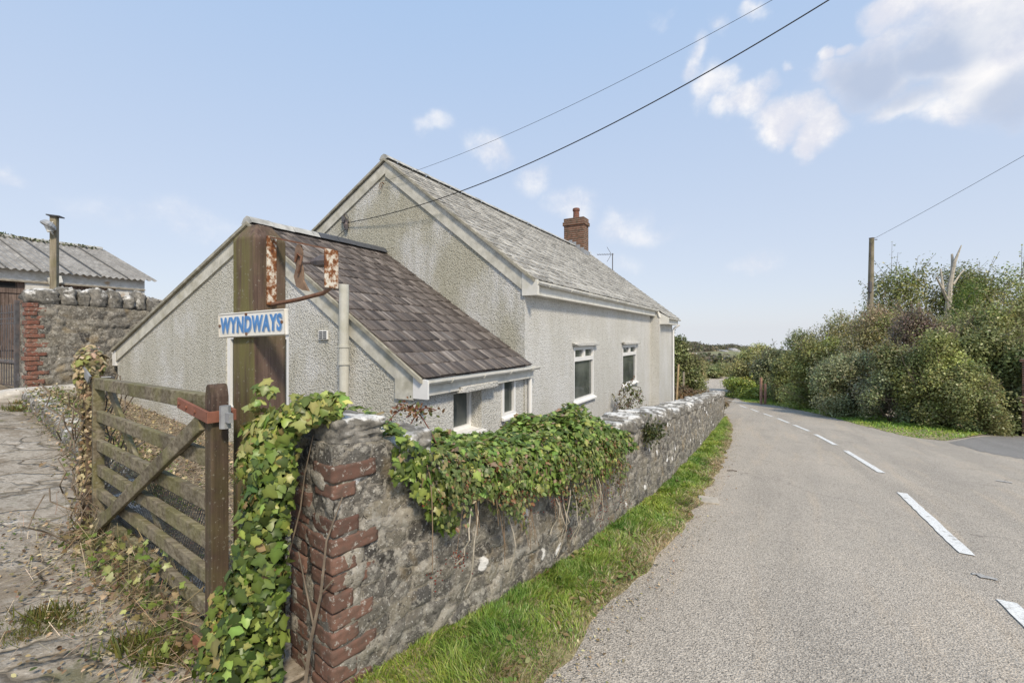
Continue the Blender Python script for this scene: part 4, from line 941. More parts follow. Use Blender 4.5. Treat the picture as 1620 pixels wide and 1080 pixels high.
mb = MB(); mb.beam(gq(GLN-.03, .1), gq(GLN-.03, 1.34), .05, .07, up=gn); mb.build('latch_stile', M_GATEW, t, bevel=.005)
mb = MB(); mb.beam(gq(.06, 1.27, .045), gq(GLN-.08, .19, .045), .085, .03, up=gn); mb.build('brace', M_GATEW, t, bevel=.005)
mb = MB(); mb.beam(gq(GLN-.16, 1.30, -.04), gq(.42, .12, -.04), .075, .025, up=gn); mb.build('brace', M_GATEW, t, bevel=.005)
mb = MB()
mb.beam(gq(-.055, 1.305, .058), gq(.33, 1.345, .058), .014, .055); mb.beam(gq(-.055, 1.305, -.058), gq(.33, 1.345, -.058), .014, .055); mb.beam(gq(-.056, 1.305, -.065), gq(-.056, 1.305, .065), .014, .055)
st = mb.build('hinge_strap', M_REDOX, t, bevel=.002)
for x in (.09, .2, .3):
    mb = MB(); mb.tube([gq(x, 1.312+x*.1, .062), gq(x, 1.312+x*.1, .072)], .009, 8); mb.build('bolt', M_REDOX, st)
mb = MB(); mb.tube([gq(-.095, 1.25), gq(-.095, 1.36)], .025, 10); mb.beam(gq(-.06, 1.305), gq(-.16, 1.305), .02, .045); mb.build('hinge_pin', M_GALV, t)
mb = MB(); mb.beam(gq(-.055, .16, .058), gq(.12, .165, .058), .014, .055); mb.beam(gq(-.056, .16, -.06), gq(-.056, .16, .06), .014, .055); mb.build('hinge_strap', M_REDOX, t)
# wire netting behind the lower rails: dark woven mesh
mb = MB(); zz0, zz1 = .12, .82; step = .03; nx = int(GLN/step); nz_ = int((zz1-zz0)/.021)
for j in range(nz_):
    for i in range(nx):
        x = .05+i*step+(step/2 if j % 2 else 0); z = zz0+j*.021
        if x+step > GLN: continue
        a = gq(x, z, -.03); w2 = .0042
        for dx in (-1, 1):
            b = gq(x+dx*step/2, z+.021, -.03); d = (b-a).normalized(); q = d.cross(gn)*w2; mb.quad(a-q, a+q, b+q, b-q)
mb.build('wire_netting', simple('netting', (.085, .083, .08), .6, .2, 20), t, fix=False)
mb = MB(); c = gq(GLN+.02, 1.38); mb.beam(gq(GLN-.02, 1.36, .05), gq(GLN+.1, 1.44, .07), .012, .06); mb.beam(gq(GLN-.06, 1.375, -.04), gq(GLN+.02, 1.36, -.08), .06, .008); mb.build('latch', M_GALV, t)
# closing post at the far end
LPx = GB+gd*.13; t = thing('latch_post', 'short timber latch post smothered in dead ivy at the gate end', 'post', (LPx.x, LPx.y, ZG(LPx.x, LPx.y)))
mb = MB(); mb.box(LPx+Vector((0, 0, .6)), gd*.055, gn*.055, (0, 0, .78)); mb.build('post', M_POST, t, bevel=.006)

# ------------------------------------------------------------------ iron gate
ig0 = RW0+LD*.42; gz = ZG(*ig0)
t = thing('iron_gate', 'grey wrought iron gate beside the rear stone wall', 'gate', (ig0[0], ig0[1], gz))
iq = lambda x, z: Vector((ig0[0]+LD[0]*x, ig0[1]+LD[1]*x, z)); IT = 2.36
mb = MB(); mb.box(iq(.16, (gz+IT)/2-.02), L3*.028, F3*.028, (0, 0, (IT-gz)/2)); mb.build('stile', M_IRON, t)
for z in (gz+.08, 1.93, 2.02, 2.13):
    mb = MB(); mb.beam(iq(.19, z), iq(1.2, z), .012, .02); mb.build('rail', M_IRON, t)
for i in range(7):
    x = .31+.14*i; b = MB(); b.tube([iq(x, gz+.08), iq(x, 2.28)], .008, 6); b.tube([iq(x, 1.17), iq(x, 1.2), iq(x, 1.23), iq(x, 1.26)], [.01, .032, .032, .01], 8); b.build('bar', M_IRON, t)
mb = MB(); mb.beam(iq(.02, 1.18-.52+.3), iq(.35, 1.18-.52+.3), .02, .02); mb.tube([iq(.03, .9), iq(.03, 1.02)], .03, 8); mb.build('latch', M_IRON, t)

# ------------------------------------------------------------------ shed
SR = Vector((-11.3, 14, 0)); sq = lambda a, w_, z: Vector((SR.x-a*.488-w_*.873, SR.y-a*.873+w_*.488, z))
t = thing('shed', 'white walled outbuilding with grey corrugated roof behind the stone wall', 'shed', sq(3, 2, 1.1))
SB, SE, SRZ, SW = .6, 3.42, 4.70, 3.6
def f_lime(g):
    o = g.obj(); n = g.noise(o, 5, 6, .7); c = g.mix(g.rng(n, .4, .65), (.70, .69, .66), (.52, .50, .45)); c = g.mix(g.rng(g.noise(o, 3, 4), .62, .75), c, (.40, .27, .15)); return {'Base Color': c, 'Roughness': .9, 'Normal': g.bump(g.noise(o, 30, 4), .5, .01)}
M_LIME = material('limewash', f_lime)
mb = MB()
mb.box(sq(4, .1, SE-.165), F3*4, L3*.1, (0, 0, .165))
for a_, h_ in ((.35, .35), (2.27, .31), (6.2, 1.8)): mb.box(sq(a_, .1, (SB+SE-.33)/2), F3*h_, L3*.1, (0, 0, (SE-.33-SB)/2))
mb.add([sq(0, 0, SB), sq(0, 2*SW, SB), sq(0, 2*SW, SE), sq(0, SW, SRZ-.05), sq(0, 0, SE)], [(0, 1, 2, 3, 4)]); mb.build('wall', M_LIME, t)
for nm, a0, a1, lw in (('door', .70, 1.96, .05), ('door', 2.58, 4.4, .05)):
    d_ = MB(); a = a0; 
    while a < a1-.02:
        b = min(a+.14, a1); d_.box(sq((a+b)/2, .09+random.uniform(0, .008), (.95+SE-.33)/2), F3*((b-a)/2-.004), L3*.02, (0, 0, (SE-.33-.95)/2)); a = b
    for z in (2.85, 1.4): d_.box(sq((a0+a1)/2, .06, z), F3*(a1-a0)/2*.98, L3*.012, (0, 0, .06))
    dd = d_.build(nm, M_DOORW, t)
mb = MB(); mb.box(sq(2.93, .058, 2.98), F3*.18, L3*.01, (0, 0, .07)); mb.build('door_gap', M_DARK, t)
mb = MB(); mb.box(sq(3, -.02, SE-.32), F3*3, L3*.03, (0, 0, .02)); mb.build('lintel', simple('old_lintel', (.30, .27, .22), .9, .3, 8), t)
def corr(w0, z0, w1, z1):
    na, nw = 620, 10; a = np.linspace(-.25, 8, na); tt = np.linspace(0, 1, nw); A, T_ = np.meshgrid(a, tt, indexing='ij')
    up = np.array((z1-z0, w1-w0)); nz = np.array((-(z1-z0), (w1-w0)))/np.hypot(z1-z0, w1-w0)
    hgt = .022*np.sin(A*2*math.pi/.146)+.012*((A*1.02) % 1.02 < .07)+.003*vnoise(np.c_[A.ravel()*2, T_.ravel()*3, 0*A.ravel()], 3).reshape(A.shape)
    Wd = w0+(w1-w0)*T_+nz[0]*hgt*np.sign(1); Z = z0+(z1-z0)*T_+abs(nz[1])*hgt
    return np.stack([SR.x-A*.488-Wd*.873, SR.y-A*.873+Wd*.488, Z], -1).reshape(-1, 3), grid_faces(na, nw)
def f_corr(g):
    o = g.obj(); n = g.noise(o, 3, 6, .7); c = g.ramp(n, [(.3, (.17, .165, .155)), (.5, (.26, .25, .235)), (.7, (.36, .35, .33))]); c = g.mix(g.rng(g.noise(o, 17, 4, .7), .6, .68, 0, .8), c, (.55, .54, .5)); return {'Base Color': c, 'Roughness': .9}
M_CORR = material('corrugated', f_corr)
for nm, w0, w1 in (('roof', -.2, SW), ('roof', 2*SW+.2, SW)):
    V, F = corr(w0, SE+.03-.07, w1, SRZ); link_mesh(nm, np_mesh(nm, V, F, smooth=True), M_CORR, t)
mb = MB()
for i in range(13): mb.tube([sq(.5+.62*i, -.2, SE-.0), sq(.5+.62*i, SW, SRZ+.045)], .016, 5)
mb.build('sheet_lap', simple('lap_dark', (.15, .145, .135), .9), t)
mb = MB(); mb.tube([sq(-.2, SW, SRZ+.03), sq(8, SW, SRZ+.03)], .07, 8); mb.build('ridge', M_RIDGEP, t)
rg = np.random.default_rng(3); n = 5000; aa = rg.random(n)*7.5; hh = .06+.30*np.clip((aa-1.2)/4, 0, 1)*(.4+.6*np.abs(vnoise(np.c_[aa*1.7, 0*aa, 0*aa], 2)))
P = np.array([sq(a, SW+.25+rg.normal()*.2, SRZ+.0+rg.random()*h)[:] for a, h in zip(aa, hh)])
iv = thing('ivy', 'dark ivy growing along the shed roof ridge', 'ivy', sq(4, SW, SRZ)); link_mesh('leaves', leaves_mesh('leaves', P, rg.normal(size=(n, 3)), .07+.05*rg.random(n), pal(rg, n, [(.06, .085, .03), (.10, .12, .04), (.16, .15, .06)]), LEAF_Q, rg), M_LEAF, iv)
# lamp post
LP = pd(86, 400, 9.5); zt_ = 1.7+188*9.5/720
t = thing('lamp_post', 'grey timber lamp post with a dish lamp behind the stone wall', 'lamp post', (LP.x, LP.y, ZG(LP.x, LP.y)))
mb = MB(); mb.box((LP.x, LP.y, (zt_+.5)/2), (.052, .02, 0), (-.02, .052, 0), (0, 0, (zt_-.5)/2)); mb.build('post', M_TELE, t, bevel=.008)
mb = MB(); mb.box((LP.x+.02, LP.y, zt_+.01), (.11, .03, -.01), (-.03, .09, 0), (0, 0, .012)); mb.build('cap', M_RIDGED, t)
lc = pd(76, 357, 9.35); mb = MB(); mb.tube([lc+Vector((.03, .05, .07)), lc+Vector((.02, .03, .05)), lc+Vector((0, 0, 0)), lc+Vector((-.01, -.01, -.02))], [.03, .11, .14, .13], 16); mb.build('lamp_dish', M_GALV, t)
mb = MB(); mb.tube([lc, lc+Vector((.03, .02, -.12))], [.06, .05], 10); mb.tube([lc+Vector((.02, .03, .06)), Vector((LP.x, LP.y, lc.z+.12))], .015, 6); mb.tube([lc+Vector((.03, .03, -.12)), Vector((LP.x, LP.y, lc.z-.18))], .015, 6); mb.build('lamp_fitting', M_TRIM, t)
# floodlight on the shed wall
fl = sq(2.05, -.12, 3.18); t = thing('floodlight', 'small white floodlight fixed on the shed wall', 'lamp', fl); mb = MB(); mb.box(fl, F3*.13+Vector((0, 0, .04)), L3*.05, Vector((0, 0, .09))-F3*.02); mb.box(fl+L3*.08+Vector((0, 0, .03)), F3*.03, L3*.05, (0, 0, .03)); mb.build('housing', M_TRIM, t, bevel=.01)

# ------------------------------------------------------------------ plants
def branchy(mb, base, hgt, n, spread, rng, r0=.04, levels=2, up=.8):
    base = Vector(base)
    def grow(p, d, ln, r, lev):
        pts = [p]; q = p; dd = d
        for k in range(4):
            dd = (dd+Vector(rng.normal(size=3)*.18)+Vector((0, 0, .05))).normalized(); q = q+dd*ln/4; pts.append(q)
        mb.tube(pts, [r*(1-.17*i) for i in range(5)], 5, cap=False)
        if lev > 0:
            for _ in range(3):
                i = rng.integers(1, 5); grow(pts[i], (dd+Vector(rng.normal(size=3)*.6)+Vector((0, 0, .15))).normalized(), ln*rng.uniform(.4, .65), r*.5, lev-1)
    for _ in range(n):
        a = rng.random()*6.283; d = Vector((math.cos(a)*spread, math.sin(a)*spread, up)).normalized(); grow(base+Vector((d.x, d.y, 0))*.1, d, hgt*rng.uniform(.5, .75), r0*rng.uniform(.6, 1), levels)
def shrub(name, base, rx, ry, hgt, leaf, count, cols, wts, label, cat, seed, group=None, lobes=26, twig=6, twmat=None, tmpl=LEAF_Q, low=.05, rot=0., fill=.5, skirt=.25, trunk=None, tiplen=.0):
    rng = np.random.default_rng(seed); base = Vector(base); t = thing(name, label, cat, base, group)
    C, Rd = [], []
    for i in range(lobes):
        th = rng.random()*6.283; zf = low+(1-low)*(i+.5)/lobes; rad = math.sqrt(max(.05, 1-((zf-.42)/.62)**2)) if zf > .42 else .86+.14*zf/.42
        rr = rng.uniform(.35, .78)*rad; lr = rng.uniform(.24, .40)
        C.append((math.cos(th)*rr*rx, math.sin(th)*rr*ry, zf*hgt*(1-lr*.35))); Rd.append(lr)
    C, Rd = np.array(C), np.array(Rd)
    k = rng.choice(lobes, count, p=Rd**2/(Rd**2).sum()); d = rng.normal(size=(count, 3)); d /= np.linalg.norm(d, axis=1, keepdims=True)
    d[:, 2] = np.where(d[:, 2] < -.2, d[:, 2]*rng.choice([1, -1], count), d[:, 2])
    rad = Rd[k]*(1-rng.random(count)**2*fill)*(1+.28*fbm(d*2.3+k[:, None]*5.1, seed, 3)); sz = np.array((rx, ry, min(hgt*.5, (rx+ry)*.62)))
    P = C[k]+d*rad[:, None]*sz
    # sprigs: pull leaves onto short twig clumps
    cl = rng.normal(size=(count//14+1, 3)); P = P+(.11*np.array((rx, ry, hgt*.4)))*cl[rng.integers(0, len(cl), count)]*.5
    ns = max(20, count//200); ki = rng.integers(count//2, count, ns); ki = ki[P[ki, 2] > hgt*.35]; LF_ = 14
    SP = P[ki][:, None]+(np.array((0, 0, .8))+d[ki]*.8+rng.normal(size=(len(ki), 3))*.4)[:, None]*(hgt*.10*(.4+rng.random(len(ki)))[:, None]*np.linspace(0, 1, LF_)[None])[..., None]+rng.normal(size=(len(ki), LF_, 3))*leaf*.45
    m_ = len(ki)*LF_; P[:m_] = SP.reshape(-1, 3)[:m_] if m_ <= count else P[:m_]; STEM = [(P[q_]-d[q_]*leaf, SP[i_, -1]) for i_, q_ in enumerate(ki)]; d[:m_] = np.repeat(d[ki], LF_, 0); k[:m_] = np.repeat(k[ki], LF_)
    P[:, 2] = np.where(P[:, 2] < .02, rng.random(count)*hgt*skirt, P[:, 2])
    nr = d*.7+rng.normal(size=(count, 3))*.6+np.array((0, 0, .45))
    cs = np.asarray(cols, float); lobec = pal(rng, lobes, cs, wts, .1); c = np.where(rng.random((count, 1)) < .55, lobec[k]*(1+.2*rng.normal(size=(count, 1))), pal(rng, count, cs, wts, .22)); c = np.clip(c, .006, .8)
    if rot:
        cr, sr = math.cos(rot), math.sin(rot); P[:, :2] = P[:, :2]@np.array([[cr, sr], [-sr, cr]])
    link_mesh('foliage', leaves_mesh('foliage', P+np.array(base), nr, leaf*(.6+.8*rng.random(count)), c, tmpl, rng), M_LEAF, t)
    tw = MB()
    for a_, b_ in STEM:
        tw.tube([Vector(a_)+base, Vector(b_)+base], [.004+.0004*base.y, .002+.0002*base.y], 3, cap=False)
    tw_ = tw.build('twigs', twmat or M_TWIG, t, fix=False); tw_['kind'] = 'stuff'
    mb = MB()
    if trunk: mb.tube([base-Vector((0, 0, .3)), base+Vector((.1, 0, hgt*.35)), base+Vector((-.05, .1, hgt*.7))], [trunk, trunk*.75, trunk*.4], 8)
    branchy(mb, base-Vector((0, 0, .1)), hgt*.80, twig, .55*rx/max(hgt, .1)+.15, rng, .012+.005*hgt, 2); mb.build('trunk' if trunk else 'branches', twmat or M_TWIG, t, fix=False)
    return t
G1 = [(0.299, 0.328, 0.114), (0.375, 0.392, 0.146), (0.256, 0.280, 0.103)]
OLIVE = [(0.375, 0.371, 0.157), (0.439, 0.414, 0.178), (0.299, 0.296, 0.125)]; DK = [(0.203, 0.231, 0.093), (0.246, 0.274, 0.109), (0.278, 0.307, 0.125)]
BRN = [(0.407, 0.328, 0.195), (0.353, 0.317, 0.157), (0.450, 0.382, 0.221)]; LIME = [(0.460, 0.478, 0.168), (0.500, 0.500, 0.232), (0.375, 0.403, 0.135)]; GREY = [(0.332, 0.355, 0.195), (0.396, 0.409, 0.232), (0.278, 0.296, 0.146)]
def hp(u, d, vtop, wpx, cols, wts, label, sd, leaf=.085, cnt=9000, cat='shrub', nm='hedge_shrub', ry=None, dens=2.5, **kw):
    x = (u-HU)/FPX*d; b = Vector((x, d, ZG(x, d)-.03)); ht = EYE+(HV-vtop)/FPX*d-b.z; rx = wpx*.78*d/720
    return shrub(nm, b, rx, ry or max(1.1, rx*.8), ht*.98, leaf*1.25, int(cnt*dens), cols, wts, label, cat, sd, group=kw.pop('group', 'shrubs of the hedge across the road'), **kw)
hp(1190, 36, 545, 62, OLIVE+LIME[:1], None, 'olive green shrub at the far end of the hedge, nearest the road bend', 1, .11, 7000, ry=2.2)
hp(1224, 33, 550, 40, GREY, None, 'grey-green rounded shrub beside the reddish posts', 2, .10, 8000)
hp(1268, 34, 520, 50, DK, None, 'dark feathery small tree rising above the far hedge', 3, .09, 5000, cat='tree', nm='small_tree', low=.3)
hp(1256, 29.5, 556, 46, DK+G1, None, 'dark green low shrub right of the reddish posts', 4, .09, 9000)
hp(1296, 25.5, 535, 70, LIME[2:]+G1, None, 'light green shrub under the pale sky gap of the hedge', 5, .09, 9000)
hp(1340, 27.5, 496, 84, OLIVE+BRN[1:2], None, 'tall olive shrub left of the utility pole', 6, .085, 12000, twig=9)
hp(1345, 21.5, 556, 80, GREY, None, 'low grey-green shrub in front of the tall olive one', 7, .075, 9000)
hp(1392, 22.5, 480, 86, BRN+OLIVE, None, 'brownish twiggy shrub just below the utility pole', 8, .075, 13000, twig=14)
hp(1415, 18.6, 545, 84, GREY+DK, None, 'dark grey-green shrub halfway along the near hedge', 9, .07, 11000)
hp(1450, 19.5, 486, 80, [(.28, .19, .16), (.24, .20, .12), (.21, .22, .10)], None, 'purple-brown thorny shrub under the dead tree', 10, .07, 11000, twig=18)
hp(1476, 17.2, 522, 80, LIME+G1, [1, 1, 1, 2, 2, 2], 'yellow-green climber covered shrub left of the dark ivy', 11, .07, 11000)
hp(1520, 19.6, 480, 84, OLIVE+LIME, None, 'pale olive shrub behind the yellow-green climber', 12, .075, 11000, twig=10)
hp(1532, 16.3, 575, 60, DK+OLIVE, None, 'low tangled shrub spilling on the grass at the side road corner', 13, .06, 9000, twig=12)
hp(1565, 18.6, 480, 84, LIME+G1, [1, 1, 1, 2, 2, 2], 'bright leafy shrub above the dark ivy bank', 14, .075, 12000)
hp(1572, 16.9, 522, 92, DK, None, 'dark glossy ivy bush beside the brick pier', 15, .08, 12000, tmpl=LEAF_OVAL, twig=14)
hp(1618, 17.8, 476, 96, G1+OLIVE, None, 'green shrub behind the brick pier at the picture edge', 16, .075, 10000)
TREES = 'trees behind the hedge'
hp(1440, 28, 412, 100, DK+G1, None, 'dark leafy tree right of the utility pole', 21, .11, 7000, cat='tree', nm='tree', group=TREES, low=.35, trunk=.12, twmat=M_BARK)
hp(1522, 27, 400, 70, DK, None, 'sparse dark tree with leafless tips behind the dead trunk', 23, .10, 3800, cat='tree', nm='tree', group=TREES, low=.4, trunk=.12, twmat=M_BARK, twig=10)
hp(1570, 26, 428, 120, G1+OLIVE, None, 'broad green tree above the right end of the hedge', 22, .10, 9000, cat='tree', nm='tree', group=TREES, low=.35, trunk=.12, twmat=M_BARK)
hp(1652, 26, 452, 100, G1+OLIVE, None, 'rounded green tree cut by the picture edge', 24, .10, 7000, cat='tree', nm='tree', group=TREES, low=.35, trunk=.12, twmat=M_BARK)
# dead tree
b = pd(1500, 480, 25); t = thing('dead_tree', 'pale leafless dead trunk standing above the hedge', 'tree', (b.x, b.y, ZG(b.x, b.y))); mb = MB()
L_ = lambda pts, r: mb.tube([pd(u, v, 25+dd) for u, v, dd in pts], r, 7)
L_([(1500, 700, 0), (1500, 490, 0), (1503, 450, 0), (1510, 415, 0), (1521, 388, 0)], [.17, .15, .11, .08, .025]); L_([(1501, 478, 0), (1490, 455, -.2), (1481, 438, -.3)], [.09, .06, .035]); L_([(1492, 458, -.2), (1490, 440, -.1), (1488, 425, 0)], [.07, .05, .03]); L_([(1506, 440, 0), (1507, 415, .2), (1506, 402, .3)], [.10, .07, .05]); L_([(1508, 450, 0), (1520, 432, .3), (1528, 425, .4)], [.06, .03, .015])
mb.build('trunk', M_PALEBARK, t)
b = pd(1525, 495, 22.5); iv = thing('ivy', 'bright green ivy climbing beside the dead trunk', 'ivy', (b.x, b.y, ZG(b.x, b.y))); rg = np.random.default_rng(77); n = 3800
q = rg.random(n); cpx = np.stack([1508+q*38+rg.normal(size=n)*9, 502-q*48+rg.normal(size=n)*11], 1)
P = np.array([pd(u, v, 22.5+.4*rg.normal())[:] for u, v in cpx]); link_mesh('leaves', leaves_mesh('leaves', P, rg.normal(size=(n, 3))+np.array((0, -.6, .4)), .06+.05*rg.random(n), pal(rg, n, [(.12, .18, .03), (.17, .22, .04), (.08, .13, .03)]), LEAF_Q, rg), M_LEAF, iv)
mb = MB(); mb.tube([Vector((b.x-.4, b.y, ZG(b.x, b.y)-.1)), pd(1508, 500, 22.5), pd(1545, 455, 22.5)], .05, 5); mb.build('stem', M_TWIG, iv)
# utility pole
b = pd(1377, 480, 27); t = thing('utility_pole', 'weathered wooden utility pole standing behind the hedge', 'pole', (b.x, b.y, ZG(b.x, b.y)))
tp = pd(1379, 377, 27); mb = MB(); mb.tube([Vector((b.x-.05, b.y, ZG(b.x, b.y)-.3)), b, tp], [.17, .15, .125], 12); mb.build('shaft', M_TELE, t)
mb = MB(); mb.tube([tp+Vector((0, 0, -.01)), tp+Vector((0, 0, .03))], [.14, .135], 12); mb.tube([tp+Vector((.1, -.1, -.1)), tp+Vector((.22, -.14, -.1))], .025, 6); mb.build('cap', M_IRON, t)
mb = MB(); mb.tube([tp+Vector((-.17, -.1, -2.6)), tp+Vector((-.2, -.12, -3.2))], .09, 8); mb.tube([tp+Vector((-.14, -.1, -.3)), tp+Vector((-.19, -.1, -3.6))], .018, 5); mb.build('cable_box', M_IRON, t)
A3 = tp+Vector((.1, -.1, -.12)); wire([(1382, 378), (1450, 341), (1540, 292), (1620, 246)], A3, pd(1760, 165, 15), .009, 'thin wire running right from the utility pole top')
# brick pier
b = pd(1629, 670, 15.6); b.z = ZG(b.x, b.y); t = thing('brick_pier', 'red brick gate pier at the right edge of the hedge', 'pier', (b.x, b.y, ZG(b.x, b.y))); mb = MB(); ht = EYE+(HV-573)/FPX*b.y
e1 = Vector((.85, .5, 0)); e2 = Vector((-.5, .85, 0)); bc = b+Vector((.28, .1, 0)); mb.box((bc.x, bc.y, (b.z-.2+ht)/2), e1*.3, e2*.24, (0, 0, (ht-b.z+.2)/2)); mb.box((bc.x, bc.y, ht+.05), e1*.35, e2*.29, (0, 0, .05)); mb.build('brickwork', M_CB, t, bevel=.01)
# red posts
for u, vt, lb in ((1204, 597, 'taller of two reddish posts against the far hedge'), (1210.5, 607, 'shorter of two reddish posts against the far hedge')):
    b = gp(u, 630); b = pd(u, 629, 28.8); z0 = ZG(b.x, b.y); t = thing('marker_post', lb, 'post', (b.x, b.y, z0)); mb = MB(); ht = EYE+(HV-vt)/FPX*b.y; mb.box((b.x, b.y, (z0+ht)/2), (.06, 0, 0), (0, .06, 0), (0, 0, (ht-z0)/2)); mb.build('post', simple('red_post', (.40, .22, .16), .8, .3, 8, dirt=(.4, .3, .25)), t, bevel=.01)
# grass bank at the bend
b = gp(1172, 632); shrub('grass_bank', b+Vector((.9, 1.6, -.3)), 1.0, 2.6, 1.7, .14, 5000, [(.36, .44, .09), (.44, .50, .12), (.26, .33, .07)], None, 'bright lime grassy bank on the inside of the bend', 'bank', 61, twig=0 or 2)
# beyond the house, left of the road
def fb(u, d, vt, wpx, cols, label, sd, nm='shrub', cat='shrub', cnt=6000, leaf=.09, zoff=0., **kw):
    return hp(u, d, vt, wpx, cols, None, label, sd, leaf, cnt, cat, nm, group=None, **kw)
fb(1076, 24, 530, 50, DK+[(.13, .13, .05)], 'dark tree just past the cottage far corner', 31, 'tree', 'tree', 9000, .10, trunk=.1, low=.1)
fb(1090, 32, 556, 40, OLIVE+BRN, 'thin twiggy olive tree right of the dark tree', 32, 'small_tree', 'tree', 3000, .09, twig=14)
fb(1122, 52, 577, 36, DK, 'dark round bush beyond the far road bend', 33, cnt=4500, leaf=.16, ry=2)
fb(1150, 54, 574, 44, OLIVE+DK, 'olive hedge bush behind the road bend', 34, cnt=4500, leaf=.16, ry=2)
fb(1100, 58, 568, 34, BRN+OLIVE, 'brownish bare bush at the back of the bend', 35, cnt=2500, leaf=.15, ry=2, twig=14)
fb(1172, 58, 578, 30, OLIVE, 'small olive bush in the gap of the bend', 36, cnt=3000, leaf=.16, ry=2)
fb(1085, 20.6, 613, 50, [(.20, .12, .065), (.25, .17, .09), (.14, .12, .05)], 'rusty brown bracken clump behind the far wall', 37, 'bracken', 'plant', 8000, .07, ry=1.3)
fb(1113, 20.2, 619, 44, [(.22, .14, .08), (.28, .2, .11), (.14, .13, .06)], 'paler brown bracken clump near the wall end', 38, 'bracken', 'plant', 6000, .07, ry=1.0)
fb(1101, 30, 604, 12, LIME, 'small yellow-lime bush by the road', 39, cnt=900, leaf=.1, ry=.5)
for u, v0, v1, d, lb, tl in ((1069, 612, 576, 19.5, 'pale timber stake leaning beside the dark tree', .12), (1081, 612, 588, 22, 'short weathered stake right of the pale one', .02), (1092, 608, 590, 26, 'leaning grey stake near the orange boards', .25)):
    a = pd(u, v0, d); c = pd(u, v1, d); a.z = ZG(a.x, a.y)-.1; t = thing('stake', lb, 'stake', a); mb = MB(); mb.beam(a, c+Vector((tl, 0, 0)), .07, .07, up=(0, 1, 0)); mb.build('stake', simple('stake_wood', (.42, .31, .18) if tl == .12 else (.30, .26, .2), .85, .3, 9), t, bevel=.005)
b = pd(1100, 600, 40); t = thing('timber_fence', 'orange-brown board fence panel beyond the garden', 'fence', (b.x, b.y, ZG(b.x, b.y))); mb = MB()
for i in range(6): mb.box((b.x+.16*i-.4, b.y+.02*i, ZG(b.x, b.y)+.75), (.07, .01, 0), (0, .02, 0), (0, 0, .85+.05*(i % 2)))
mb.build('boards', simple('orange_board', (.42, .22, .10), .8, .3, 6), t)
b = pd(1098, 583, 150); t = thing('white_cottage', 'tiny distant white cottage behind the thin tree', 'house', (b.x, b.y, ZG(b.x, b.y))); mb = MB(); z0 = ZG(b.x, b.y); e1 = Vector((.55, .25, 0)); e2 = Vector((-.25, .55, 0)); c = Vector((b.x, b.y, -1.2))
mb.box(c+Vector((0, 0, z0+1.3)), e1*2.2, e2*1.8, (0, 0, 1.6)); mb.prism([c+Vector((0, 0, z0+2.9))-e1*2.2-e2*1.8, c+Vector((0, 0, z0+2.9))-e1*2.2+e2*1.8, c+Vector((0, 0, z0+4.2))-e1*2.2], e1*4.4); mb.build('wall', M_LIME, t)
mb = MB(); mb.prism([c+Vector((0, 0, z0+2.85))-e1*2.4-e2*2.0, c+Vector((0, 0, z0+4.35))-e1*2.4, c+Vector((0, 0, z0+2.85))-e1*2.4+e2*2.0, c+Vector((0, 0, z0+2.95))-e1*2.4+e2*2.05, c+Vector((0, 0, z0+4.5))-e1*2.4, c+Vector((0, 0, z0+2.95))-e1*2.4-e2*2.05], e1*4.8); mb.build('roof', M_RIDGEP, t)
# quarry scar on the hill: pale rock patches that follow the slope
qs = thing('quarry_face', 'pale grey quarry scar on the distant hillside', 'rock face', gp(1160, 556))
for (u, v, wx, hx, sd) in ((1163, 554, 7, 3.5, 1), (1147, 556, 5, 2.5, 2), (1172, 557, 4, 2, 3)):
    p = gp(u, v); k = p.y/720
    Vv, Ff = rock(p+Vector((0, 4, -hx*k*.2)), (wx*k, 1.5, 0), (0, 9, 0), (0, 2, hx*k), 500+sd, .3, 8, 3, 1.5); link_mesh('rock', np_mesh('rock', Vv, Ff), simple('quarry_rock', (.42, .40, .38), .95, .3, .12, bump=.2), qs)
# far woods / scrub on the hill
rg = np.random.default_rng(91); n = 9000; az = .30+rg.random(n)*.36; rr = 75+rg.random(n)**.7*400; X, Y = az*rr, rr
msk = fbm(np.c_[X*.02, Y*.02, 0*X], 17)+.2*(Y < 170)-.1 > .12; X, Y = X[msk], Y[msk]; n = len(X); P0 = np.stack([X, Y, zg(X, Y)], 1)
per = 9; P = np.repeat(P0, per, 0)+rg.normal(size=(n*per, 3))*np.array((1.4, 1.4, .8))+np.array((0, 0, .8)); N_ = len(P)
o = link_mesh('scrub', leaves_mesh('scrub', P, rg.normal(size=(N_, 3))+np.array((0, 0, .5)), 1.0+.9*rg.random(N_), np.repeat(pal(rg, n, [(.16, .13, .10), (.15, .155, .08), (.22, .20, .11), (.13, .13, .07)]), per, 0), LEAF_Q, rg), M_LEAF); tag(o, 'brown and olive scrub covering the distant hillside', 'scrub', kind='stuff')

# ---- ivy on the pillar, draped plants on the wall
def tube_leaves(path, rad, n, rng, size, cols, wts, tmpl, flat=(1, 1, 1), outw=.8, down=.5):
    path = np.asarray(path, float); d = np.r_[0, np.cumsum(np.linalg.norm(np.diff(path, axis=0), axis=1))]; t = rng.random(n)*d[-1]
    c = np.stack([np.interp(t, d, path[:, i]) for i in range(3)], 1); r = np.interp(t, d, rad)
    v = rng.normal(size=(n, 3)); v /= np.linalg.norm(v, axis=1, keepdims=True)
    rr = r*(.55+.5*rng.random(n)**.5)*(1+.35*fbm(c*5+v*1.5, 3)); P = c+v*rr[:, None]*np.array(flat)
    nr = v*outw+rng.normal(size=(n, 3))*.35+np.array((0, -.35, .3)); td = np.tile(np.array((0, 0, -down)), (n, 1))+rng.normal(size=(n, 3))*.45
    return P, nr, size*(.35+1.0*rng.random(n)), pal(rng, n, cols, wts, .28), td
